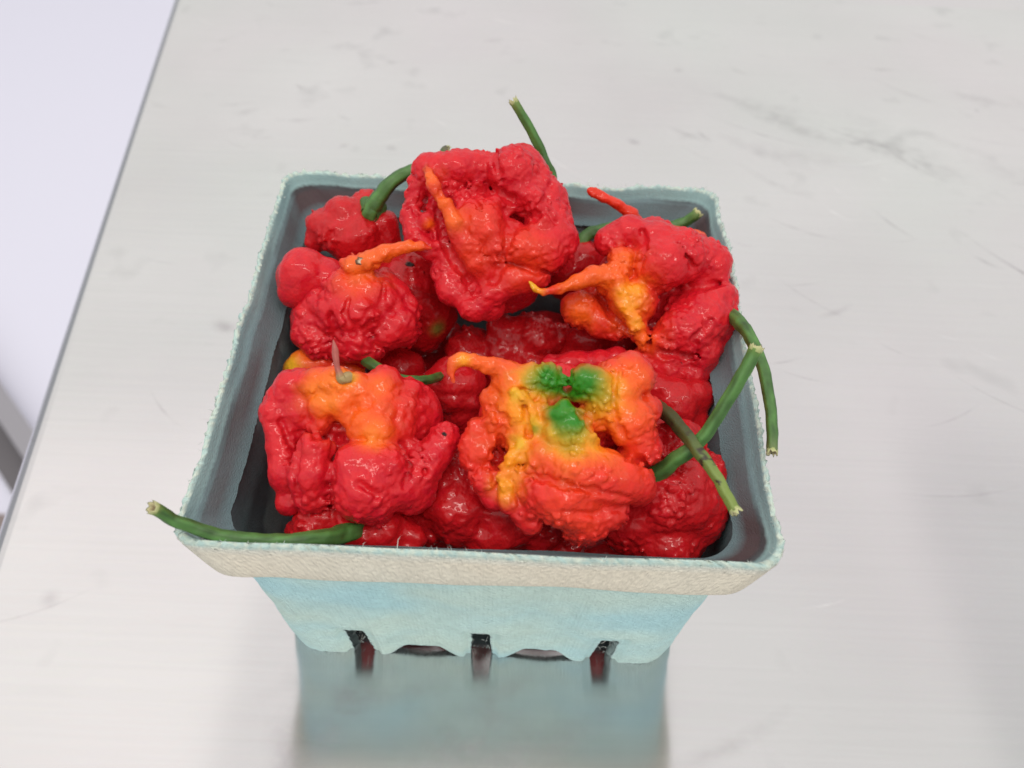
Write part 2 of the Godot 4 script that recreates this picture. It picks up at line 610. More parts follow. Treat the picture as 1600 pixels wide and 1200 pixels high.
func fibres(root: Node3D) -> void:
	# torn paper fibres standing off the rim and the slots
	var rng := RandomNumberGenerator.new()
	rng.seed = 41
	var v := PackedVector3Array()
	var f := PackedInt32Array()
	var col := PackedColorArray()
	for i in 620:
		var u := rng.randf() * 4.0
		var at: Vector3
		var out: Vector3
		if i < 440:
			var q := around(u, 55.8 - rng.randf() * 0.9, 5.2)
			at = narrowed(q[0], 1.0) + Vector3(0, 62.6, 0)
			out = q[1] * rng.randf_range(-0.9, 0.9) + Vector3(rng.randf_range(-1, 1), rng.randf_range(0.0, 1.0), rng.randf_range(-1, 1))
		else:
			var s: float = [-28.6, 0.0, 29.2][rng.randi() % 3]
			u = floor(u) + 0.09 + 0.82 * (s + 38.0) / 76.0 + rng.randf_range(-1, 1) * 0.024
			at = wall_at(u, rng.randf_range(1.0, 10.5), 0.8)
			out = Vector3(rng.randf_range(-1, 1), rng.randf_range(-1.0, 0.6), rng.randf_range(-1, 1))
		out = out.normalized() * rng.randf_range(0.4, 1.5) * (2.0 if rng.randf() < 0.05 else 1.0)
		var side := out.cross(Vector3(rng.randf_range(-1, 1), rng.randf_range(-1, 1), rng.randf_range(-1, 1))).normalized() * rng.randf_range(0.05, 0.11)
		var up := out.cross(side).normalized() * 0.07
		var bend := Vector3(rng.randf_range(-1, 1), rng.randf_range(-1, 1), rng.randf_range(-1, 1)) * 0.3
		var b := v.size()
		v.append_array([at + side, at - side, at + up, at + out * 0.55 + bend + side * 0.7, at + out * 0.55 + bend - side * 0.7, at + out * 0.55 + bend + up * 0.7, at + out])
		for k in 7:
			col.append(Color(0.62, 0.70, 0.66))
		for k in 3:
			var n := (k + 1) % 3
			f.append_array([b + k, b + 3 + k, b + n, b + n, b + 3 + k, b + 3 + n, b + 3 + k, b + 6, b + 3 + n])
	var o := part("torn_fibres", surface(v, f, col), M.dry, root)
	o.set_meta("kind", "stuff")


# ---------------------------------------------------------------- peppers

func cones(list: Array) -> Array:
	# [x y z r x y z r] or [x y z r] -> [start, run, 1 / run squared, radius, change of radius]
	var made := []
	for q in list:
		var a := Vector3(q[0], q[1], q[2])
		var b := Vector3(q[4], q[5], q[6]) if q.size() > 4 else a
		var run := b - a
		made.append([a, run, 1.0 / maxf(run.length_squared(), 1e-9), float(q[3]), (float(q[7]) - float(q[3])) if q.size() > 4 else 0.0])
	return made


func cone_far(p: Vector3, q: Array) -> float:
	var d: Vector3 = p - q[0]
	var t := clampf(d.dot(q[1]) * q[2], 0.0, 1.0)
	return (d - q[1] * t).length() - q[3] - q[4] * t


func flesh(parent: Node3D, how: Dictionary, lobes: Array, tail: Array, carves: Array, tints: Array) -> void:
	# one skin over all lobes, as surface nets on a grid of cells: smooth union of the lobes and the tail, creases carved out, then warts and wrinkles
	var cell: float = how.cell
	var k: float = how.blend
	var warts: float = how.warts
	var warp: float = how.warp
	var body := cones(lobes)
	var n_body := body.size()
	body.append_array(cones(tail))
	var cuts := cones(carves)
	var lo := Vector3.ONE * 1e6
	var hi := -lo
	for q in body:
		for e in [[q[0], q[3]], [q[0] + q[1], q[3] + q[4]]]:
			lo = lo.min(e[0] - Vector3.ONE * (e[1] + 2.0))
			hi = hi.max(e[0] + Vector3.ONE * (e[1] + 2.0))
	var bs := 4
	var size := (hi - lo) / cell
	var nb := Vector3i(ceili(size.x / bs) + 1, ceili(size.y / bs) + 1, ceili(size.z / bs) + 1)
	var n := nb * bs
	var nx := n.x
	var nxy := n.x * n.y
	var field := PackedFloat32Array()
	field.resize(nxy * n.z)
	field.fill(5.0)
	var seed0: int = how.seed
	var wart := noise(FastNoiseLite.TYPE_CELLULAR, how.grain, 1, seed0)
	wart.cellular_return_type = FastNoiseLite.RETURN_DISTANCE2_SUB
	wart.cellular_jitter = 0.9
	wart.domain_warp_enabled = true
	wart.domain_warp_amplitude = how.grain * 0.5
	wart.domain_warp_frequency = 0.4 / how.grain
	var fine: float = how.fine
	var bead := noise(FastNoiseLite.TYPE_CELLULAR, how.grain * 0.52, 1, seed0 + 4)
	bead.cellular_return_type = FastNoiseLite.RETURN_DISTANCE2_SUB
	bead.domain_warp_enabled = true
	bead.domain_warp_amplitude = how.grain * 0.4
	bead.domain_warp_frequency = 0.5 / how.grain
	var fold := noise(FastNoiseLite.TYPE_SIMPLEX_SMOOTH, 8.5, 2, seed0 + 1)
	var pucker := noise(FastNoiseLite.TYPE_SIMPLEX_SMOOTH, 3.4, 2, seed0 + 2)
	pucker.fractal_type = FastNoiseLite.FRACTAL_RIDGED
	var patchy := noise(FastNoiseLite.TYPE_SIMPLEX_SMOOTH, 10.0, 1, seed0 + 3)
	var half := cell * bs * 0.5
	var diag := half * 1.7321
	var blocks: Array[Vector3i] = []
	for bz in nb.z:
		for by in nb.y:
			for bx in nb.x:
				var c := lo + Vector3(bx, by, bz) * (cell * bs) + Vector3.ONE * (half - cell * 0.5)
				var least := 1e6
				var far := PackedFloat32Array()
				far.resize(body.size())
				for i in body.size():
					var q: Array = body[i]
					var d: Vector3 = c - q[0]
					var t := clampf(d.dot(q[1]) * q[2], 0.0, 1.0)
					far[i] = (d - q[1] * t).length() - q[3] - q[4] * t
					least = minf(least, far[i])
				var near_cut: Array = []
				for q in cuts:
					if cone_far(c, q) < diag + 1.5:
						near_cut.append(q)
				var inside := least < -(diag + 1.2 + warp + warts) and near_cut.is_empty()
				if inside or least > diag + 1.0 + warp + k * 0.35:
					if inside:
						for z in bs:
							for y in bs:
								var at := (bz * bs + z) * nxy + (by * bs + y) * nx + bx * bs
								for x in bs:
									field[at + x] = -5.0
					continue
				blocks.append(Vector3i(bx, by, bz))
				var close: Array = []
				for i in body.size():
					if far[i] < least + 2.0 * diag + k:
						close.append(body[i])
				for z in bs:
					for y in bs:
						var at := (bz * bs + z) * nxy + (by * bs + y) * nx + bx * bs
						for x in bs:
							var p := lo + Vector3(bx * bs + x, by * bs + y, bz * bs + z) * cell
							var dist := 1e3
							for q in close:
								var d: Vector3 = p - q[0]
								var t := clampf(d.dot(q[1]) * q[2], 0.0, 1.0)
								var e: float = (d - q[1] * t).length() - q[3] - q[4] * t
								var h := maxf(k - absf(dist - e), 0.0)
								dist = minf(dist, e) - h * h / k * 0.25
							for q in near_cut:
								var e := -cone_far(p, q)
								var h := maxf(0.8 - absf(dist - e), 0.0)
								dist = maxf(dist, e) + h * h / 0.8 * 0.25
							if absf(dist) < 2.2:
								if dist < 2.0:
									var pa := clampf(0.62 + 1.15 * patchy.get_noise_3dv(p), 0.08, 1.35)
									dist -= warp * fold.get_noise_3dv(p) + warts * pa * (minf(wart.get_noise_3dv(p) + 1.0, 0.75) - 0.35) + fine * (0.35 + 0.65 * pa) * (minf(bead.get_noise_3dv(p) + 1.0, 0.7) - 0.3) + how.pucker * (pucker.get_noise_3dv(p) - 0.2) * 0.5
							field[at + x] = dist
	# surface nets
	var v := PackedVector3Array()
	var ids := {}
	var corner := [0, 1, nx, nx + 1, nxy, nxy + 1, nxy + nx, nxy + nx + 1]
	var offs := [Vector3(0, 0, 0), Vector3(1, 0, 0), Vector3(0, 1, 0), Vector3(1, 1, 0), Vector3(0, 0, 1), Vector3(1, 0, 1), Vector3(0, 1, 1), Vector3(1, 1, 1)]
	var edges := [[0, 1], [2, 3], [4, 5], [6, 7], [0, 2], [1, 3], [4, 6], [5, 7], [0, 4], [1, 5], [2, 6], [3, 7]]
	var crossing := PackedInt32Array()
	for b in blocks:
		var base := b * bs
		for z in range(base.z, base.z + bs):
			if z >= n.z - 1:
				continue
			for y in range(base.y, base.y + bs):
				if y >= n.y - 1:
					continue
				var at := z * nxy + y * nx
				for x in range(base.x, base.x + bs):
					if x >= n.x - 1:
						continue
					var i := at + x
					var s := int(field[i] < 0.0) + int(field[i + 1] < 0.0) + int(field[i + nx] < 0.0) + int(field[i + nx + 1] < 0.0) + int(field[i + nxy] < 0.0) + int(field[i + nxy + 1] < 0.0) + int(field[i + nxy + nx] < 0.0) + int(field[i + nxy + nx + 1] < 0.0)
					if s == 0 or s == 8:
						continue
					var sum := Vector3.ZERO
					var count := 0
					for e in edges:
						var fa := field[i + corner[e[0]]]
						var fb := field[i + corner[e[1]]]
						if (fa < 0.0) != (fb < 0.0):
							sum += offs[e[0]].lerp(offs[e[1]], fa / (fa - fb))
							count += 1
					ids[i] = v.size()
					v.append(lo + (Vector3(x, y, z) + sum / count) * cell)
					crossing.append(i)
	var f := PackedInt32Array()
	var steps := [[1, nx, nxy], [nx, nxy, 1], [nxy, 1, nx]]
	for i in crossing:
		var inside := field[i] < 0.0
		for s in steps:
			if inside == (field[i + s[0]] < 0.0):
				continue
			var a: int = i
			var b: int = i - s[1]
			var c: int = i - s[1] - s[2]
			var d: int = i - s[2]
			if not (ids.has(b) and ids.has(c) and ids.has(d)):
				continue
			if inside:
				f.append_array([ids[a], ids[c], ids[b], ids[a], ids[d], ids[c]])
			else:
				f.append_array([ids[a], ids[b], ids[c], ids[a], ids[c], ids[d]])
	# ripeness
	var col := PackedColorArray()
	col.resize(v.size())
	var mottle := noise(FastNoiseLite.TYPE_SIMPLEX_SMOOTH, 4.0, 3, seed0 + 9)
	var base_color: Color = how.color
	for i in v.size():
		var c := base_color
		var p := v[i]
		var m := mottle.get_noise_3dv(p)
		for t in tints:
			var w: float = (p - Vector3(t[0], t[1], t[2])).length_squared() / (t[3] * t[3]) * (1.0 + 0.5 * m)
			if w < 3.0:
				c = c.lerp(t[4], clampf(1.22 * exp(-w * 1.15) - 0.035, 0.0, 1.0))
		col[i] = c * (1.0 + 0.16 * m)
	# the tail is a part of its own
	var rest := PackedInt32Array()
	var tip := PackedInt32Array()
	for i in range(0, f.size(), 3):
		var is_tip := false
		if tail.size():
			var p := (v[f[i]] + v[f[i + 1]] + v[f[i + 2]]) / 3.0
			var least := 1e6
			for j in range(n_body, body.size()):
				least = minf(least, cone_far(p, body[j]))
			if least < 1.0:
				is_tip = true
				for j in n_body:
					if cone_far(p, body[j]) < 1.2:
						is_tip = false
						break
		(tip if is_tip else rest).append_array([f[i], f[i + 1], f[i + 2]])
	var nrm := surface(v, f, col)
	var arrays := nrm.surface_get_arrays(0)
	for piece in [["flesh", rest], ["tail", tip]]:
		if piece[1].size() == 0:
			continue
		part(piece[0], only(arrays, piece[1]), M.flesh, parent)


func only(arrays: Array, f: PackedInt32Array) -> ArrayMesh:
	var map := PackedInt32Array()
	map.resize(arrays[Mesh.ARRAY_VERTEX].size())
	map.fill(-1)
	var v := PackedVector3Array()
	var n := PackedVector3Array()
	var c := PackedColorArray()
	var g := PackedInt32Array()
	g.resize(f.size())
	var sv: PackedVector3Array = arrays[Mesh.ARRAY_VERTEX]
	var sn: PackedVector3Array = arrays[Mesh.ARRAY_NORMAL]
	var sc: PackedColorArray = arrays[Mesh.ARRAY_COLOR]
	for i in f.size():
		var a := f[i]
		if map[a] < 0:
			map[a] = v.size()
			v.append(sv[a])
			n.append(sn[a])
			c.append(sc[a])
		g[i] = map[a]
	var made := []
	made.resize(Mesh.ARRAY_MAX)
	made[Mesh.ARRAY_VERTEX] = v
	made[Mesh.ARRAY_NORMAL] = n
	made[Mesh.ARRAY_COLOR] = c
	made[Mesh.ARRAY_INDEX] = g
	var mesh := ArrayMesh.new()
	mesh.add_surface_from_arrays(Mesh.PRIMITIVE_TRIANGLES, made)
	return mesh


const RED := Color(0.58, 0.012, 0.021)
const STEM := Color(0.06, 0.155, 0.034)

func pepper(label: String, at: Vector3, how: Dictionary, lobes: Array, tail := [], carves := [], tints := []) -> Node3D:
	var root := thing("hot_pepper", label, "pepper", at, "peppers heaped in the basket")
	var h := {"cell": 0.5, "blend": 1.1, "warts": 0.6, "grain": 2.4, "warp": 0.7, "pucker": 0.35, "fine": 0.22, "seed": names["hot_pepper"] * 17, "color": RED}
	h.merge(how, true)
	flesh(root, h, lobes, tail, carves, tints)
	return root


func stalk(root: Node3D, knots: Array, shades := [], calyx := false, cut := true, called := "stem") -> void:
	# a ribbed stalk through [x y z r] knots, from the fruit to its cut end
	var dense: Array[Vector3] = []
	var radii := PackedFloat32Array()
	var steps := 14
	for i in knots.size() - 1:
		var p0: Array = knots[maxi(i - 1, 0)]
		var p1: Array = knots[i]
		var p2: Array = knots[i + 1]
		var p3: Array = knots[mini(i + 2, knots.size() - 1)]
		for s in steps + (1 if i == knots.size() - 2 else 0):
			var t := float(s) / steps
			dense.append(Vector3(p1[0], p1[1], p1[2]).cubic_interpolate(Vector3(p2[0], p2[1], p2[2]), Vector3(p0[0], p0[1], p0[2]), Vector3(p3[0], p3[1], p3[2]), t))
			radii.append(cubic_interpolate(p1[3], p2[3], p0[3], p3[3], t))
	var v := PackedVector3Array()
	var col := PackedColorArray()
	var f := PackedInt32Array()
	var n := noise(FastNoiseLite.TYPE_SIMPLEX_SMOOTH, 3.0, 2, names["hot_pepper"] * 5)
	var ring := 18
	var side := Vector3.UP.cross(dense[1] - dense[0])
	if side.length() < 0.01:
		side = Vector3.RIGHT
	for i in dense.size():   # slight kinks
		dense[i] += Vector3(n.get_noise_2d(i * 0.2, 1.0), n.get_noise_2d(i * 0.2, 5.0), n.get_noise_2d(i * 0.2, 9.0)) * radii[i] * 0.22
	for i in dense.size():
		var dir := (dense[mini(i + 1, dense.size() - 1)] - dense[maxi(i - 1, 0)]).normalized()
		side = (side - dir * side.dot(dir)).normalized()
		var up := dir.cross(side)
		var t := float(i) / (dense.size() - 1)
		for j in ring:
			var a := TAU * j / ring
			var r := radii[i] * (1.0 + 0.09 * cos(5.0 * a + 1.2 * t) + 0.09 * n.get_noise_3d(dense[i].x + cos(a), dense[i].y + sin(a), dense[i].z))
			v.append(dense[i] + (side * cos(a) + up * sin(a)) * r)
			var c := STEM * (1.0 + 0.6 * n.get_noise_3d(dense[i].x * 0.7, a * 2.0, dense[i].z * 0.7) + 0.12 * cos(5.0 * a))
			for s in shades:   # [from, to, colour, spottiness]
				var w := smoothstep(s[0], s[1], t)
				if s[3] > 0.0:
					w *= smoothstep(0.05, 0.25, n.get_noise_3d(dense[i].x * 1.3 + 50.0, a * 1.5, dense[i].z * 1.3) + s[3] - 0.5)
				c = c.lerp(s[2], w)
			col.append(c)
	for i in dense.size() - 1:
		for j in ring:
			var a := i * ring + j
			var b := i * ring + (j + 1) % ring
			f.append_array([a, a + ring, b, b, a + ring, b + ring])
	var st := part(called, surface(v, f, col), M.green, root)
	var last := dense.size() - 1
	if cut:
		# fibrous pale end: a ragged collar and a hollow face
		var cv := PackedVector3Array()
		var cf := PackedInt32Array()
		var cc := PackedColorArray()
		var dir := (dense[last] - dense[last - 1]).normalized()
		var up := dir.cross(side)
		for row in 4:
			for j in ring:
				var a := TAU * j / ring
				var k := n.get_noise_2d(j * 2.7 + last, 4.0)
				var r: float = radii[last] * [1.02, 1.10, 0.82, 0.35][row]
				var push: float = [-0.5, 0.35 + 1.1 * k, 0.15 + 0.9 * k, -0.25][row]
				cv.append(dense[last] + (side * cos(a) + up * sin(a)) * r + dir * push)
				cc.append([Color(0.30, 0.36, 0.13), Color(0.50, 0.50, 0.26), Color(0.46, 0.42, 0.24), Color(0.22, 0.17, 0.09)][row])
		cv.append(dense[last] - dir * 0.4)
		cc.append(Color(0.18, 0.13, 0.07))
		for row in 3:
			for j in ring:
				var a := row * ring + j
				var b := row * ring + (j + 1) % ring
				cf.append_array([a, a + ring, b, b, a + ring, b + ring])
		for j in ring:
			cf.append_array([3 * ring + j, 4 * ring, 3 * ring + (j + 1) % ring])
		part("cut_end", surface(cv, cf, cc), M.dry, st)
	if calyx:
		var dir := (dense[1] - dense[0]).normalized()
		var s0 := dir.cross(Vector3(0.3, 0.2, 0.9)).normalized()
		var up := dir.cross(s0)
		var cv := PackedVector3Array()
		var cf := PackedInt32Array()
		var cc := PackedColorArray()
		var seg := 40
		for row in 5:
			for j in seg:
				var a := TAU * j / seg
				var wave := 1.0 + (0.10 * cos(5.0 * a) + 0.06 * n.get_noise_2d(j * 1.7, 8.0)) * (row * 0.3)
				var r: float = radii[0] * [0.95, 1.25, 1.7, 2.0, 1.9][row] * wave
				var push: float = [1.6, 0.6, -0.1, -0.75, -1.2][row]
				cv.append(dense[0] + (s0 * cos(a) + up * sin(a)) * r + dir * push)
				cc.append(STEM * (0.75 + 0.3 * n.get_noise_2d(j * 3.0, row * 3.0)))
		for row in 4:
			for j in seg:
				var a := row * seg + j
				var b := row * seg + (j + 1) % seg
				cf.append_array([a, b, a + seg, b, b + seg, a + seg])
		part("calyx", surface(cv, cf, cc), M.green, st)


func mark(root: Node3D, called: String, at: Vector3, toward: Vector3, r: float, rim: Color, heart: Color) -> void:
	# a small scar or spot set into the skin: a ragged shallow dish
	var n := noise(FastNoiseLite.TYPE_SIMPLEX_SMOOTH, 2.0, 1, 77)
	var d := toward.normalized()
	var s := d.cross(Vector3(0.2, 0.9, 0.3)).normalized()
	var up := d.cross(s)
	var v := PackedVector3Array([at + d * 0.05])
	var c := PackedColorArray([heart])
	var f := PackedInt32Array()
	var seg := 22
	for row in 3:
		for j in seg:
			var a := TAU * j / seg
			var k := 1.0 + 0.35 * n.get_noise_2d(cos(a) * 3.0, sin(a) * 3.0 + r)
			v.append(at + (s * cos(a) * 1.3 + up * sin(a) * 0.85) * r * k * [0.55, 0.9, 1.2][row] + d * [0.12, 0.22, -0.35][row])
			c.append([heart, rim, rim][row])
	for j in seg:
		var n2 := (j + 1) % seg
		f.append_array([0, 1 + n2, 1 + j])
		for row in 2:
			var a := 1 + row * seg + j
			var b := 1 + row * seg + n2
			f.append_array([a, b, a + seg, b, b + seg, a + seg])
	part(called, surface(v, f, c), M.dry, root)


func build_peppers() -> void:
	var p: Node3D
	p = pepper("large red pepper topmost at the back, folds round a bumpy orange core, tail up-left", Vector3(-6, 52, -154), {"cell": 0.36, "blend": 0.9, "warp": 0.45, "warts": 1.0, "grain": 2.0},
		[[-0.1, 14.6, -11.8, 14.5], [-8.3, 22.6, -11.5, 8.6], [6.2, 19.7, -10.4, 9.8], [10.6, 15.4, -3.1, 7.7], [2.7, 10.6, -0.4, 10.4], [-7.3, 11.4, 4.6, 5.2], [-16.6, 28.9, -5.7, 2.5, -18.1, 24.6, -1, 2.1], [-18.1, 24.6, -1, 2.1, -16.7, 21.5, 3.3, 2.4], [-16.7, 21.5, 3.3, 2.4, -13.1, 19.9, 5.6, 2.5], [-13.9, 31.2, -7.9, 4.2, -7.4, 32.3, -8.2, 4.2], [-7.4, 32.3, -8.2, 4.2, -1.9, 31.7, -9.5, 3.8], [-10, 28, -7.5, 5.7], [4.1, 32.7, -7, 5.6], [6.4, 28.7, -5.1, 5.4], [6.2, 31.3, -11.7, 4.6, 11.2, 26.5, -5.8, 5.3], [11.2, 26.5, -5.8, 5.3, 13.8, 21.6, 2.3, 5.7], [6, 31.1, -1.8, 2.2, 9.6, 30.2, -0.4, 2.3], [9.6, 30.2, -0.4, 2.3, 11.7, 27.3, 1.9, 2.4], [11.7, 27.3, 1.9, 2.4, 9.5, 25.4, 4.4, 2.2], [6.9, 23, 6.7, 4.3, 11.8, 20.9, 5.2, 5.3], [-13.9, 24.6, 1.1, 2.1], [-10.9, 23.7, 1.3, 2.1], [-2.1, 25, 2.4, 6.1], [-5.6, 27.9, -1.3, 3.3], [-6.2, 25, 2.7, 3.6], [0.5, 28.6, -0.7, 2.5], [3.1, 27.6, -0.5, 2.1], [5.3, 28.2, -0.7, 1.4], [-3.8, 22.6, 6.6, 4.2], [1, 23.1, 7.4, 3.3], [1.9, 21.5, 10, 1.8], [-2.3, 20.3, 9.3, 3], [-1.2, 27.9, 3, 2.7], [-4.4, 27.6, 3.3, 2.2], [-0.2, 26, 6.7, 2.5], [-9.8, 16, 7.9, 3.4, -8.2, 13.8, 11.7, 3.1], [-8.2, 13.8, 11.7, 3.1, -4.5, 13.1, 13.8, 2.5], [-3.1, 12.6, 15.2, 3.4, 1.3, 15.2, 12.7, 3.1], [1.3, 15.2, 12.7, 3.1, 5.1, 17.4, 10.7, 3.6], [5.1, 17.4, 10.7, 3.6, 9.5, 17.4, 9, 4.2], [-4.1, 13.8, 9.3, 4.3], [0.4, 11.5, 13.4, 3.4], [-6.2, 17.3, 9.2, 2.4], [-10.6, 21.3, 5.6, 2.1], [-12, 25.8, -2.8, 2.8], [-9.8, 27.8, -4.1, 2.5], [-9.8, 19.7, 6.9, 2], [-1.2, 27.7, -1.9, 3.4], [-7, 20, 7, 2.8], [4.7, 23.9, 3.5, 3.3], [6.6, 19.2, 7.5, 3.4], [-0.6, 17.6, 9.2, 3.6], [-10.8, 22.1, 2.2, 2.3], [2.9, 30.2, -2.9, 2.5], [-3.4, 29.5, -3.4, 2.5], [11, 24.6, 0.6, 2.2]],
		[[-6, 24.6, 6.6, 2.7, -7.4, 27.5, 5.6, 1.9], [-7.4, 27.5, 5.6, 1.9, -9.9, 30.9, 3.1, 1.5], [-9.9, 30.9, 3.1, 1.5, -12.3, 33, -0.1, 1.4], [-12.3, 33, -0.1, 1.4, -13.9, 34.2, -3.5, 1], [-13.9, 34.2, -3.5, 1, -14.6, 34.5, -5.1, 0.4]],
		[[-0.6, 31.6, -0.6, 1], [9.2, 29.9, 4.6, 1.4], [9.5, 28.3, 2.9, 1.2], [-8.5, 21, 10.1, 0.7, -4.8, 19.1, 12.7, 0.7], [-4.8, 19.1, 12.7, 0.7, -2.8, 17, 15, 0.7], [2.6, 29.8, 6.8, 0.5, 3.5, 26.4, 10.1, 0.5], [3.5, 26.4, 10.1, 0.5, 2.3, 22.5, 12.7, 0.5], [-4.6, 31.5, -0.5, 0.5, -2, 30, 4.1, 0.5], [-10.5, 32.9, 2, 0.8, -5.3, 31.1, -1, 1.2], [-5.3, 31.1, -1, 1.2, 0.1, 30.4, -3, 1.5], [0.1, 30.4, -3, 1.5, 4.4, 29.8, -0.6, 1], [-11.7, 26.4, -0.1, 0.8, -10.7, 23.2, 3.6, 1.1], [-10.7, 23.2, 3.6, 1.1, -8.2, 21.1, 8.9, 1.2], [-8.2, 21.1, 8.9, 1.2, -4.7, 17.2, 11, 1.1], [-4.7, 17.2, 11, 1.1, -2.3, 16.3, 15.1, 0.8], [3.1, 28.2, 1.3, 0.7, 4.6, 27.1, 4.3, 1], [4.6, 27.1, 4.3, 1, 4.1, 25.7, 8, 0.8], [4.1, 25.7, 8, 0.8, 2.3, 21.5, 11.5, 1], [2.3, 21.5, 11.5, 1, 1, 18.3, 13.1, 1], [0.1, 36.4, -8.4, 0.6, 1.3, 35, -2.9, 0.8], [1.3, 35, -2.9, 0.8, 2.3, 31.4, -1.1, 0.8], [5, 20.9, 10, 0.7, 10.5, 20.2, 11.5, 0.8], [10.5, 20.2, 11.5, 0.8, 16.3, 16.6, 5.9, 0.7], [12.6, 31.3, -4.3, 0.6, 11.3, 30.7, 1.9, 0.7], [11.3, 30.7, 1.9, 0.7, 14, 27.1, 3.7, 0.5]],
		[[-2.8, 29.3, 6.6, 5.7, Color(0.68, 0.035, 0.015)], [-3.3, 23.2, 10.7, 5.4, Color(0.68, 0.035, 0.015)], [7.6, 25, 10.2, 6.1, Color(0.68, 0.035, 0.015)], [-8.1, 29.6, 6.3, 3, Color(0.80, 0.105, 0.012)], [-10.3, 32, 4, 2.7, Color(0.80, 0.105, 0.012)], [-13.1, 34.7, -1.1, 3, Color(0.80, 0.105, 0.012)], [-13.2, 25.2, 3, 1.3, Color(0.80, 0.105, 0.012)], [7.8, 20.9, 11.5, 5.5, Color(0.68, 0.035, 0.015)]])
	stalk(p, [[10, 20.1, -12.5, 1.5], [13.4, 23.2, -17.2, 1.3], [11.3, 28, -19.6, 1.2], [8.1, 33.7, -21.6, 1.1], [3.7, 40.1, -23.5, 1]], [[0.86, 1.0, Color(0.16, 0.24, 0.06), 0.0]], false, true, "stem")
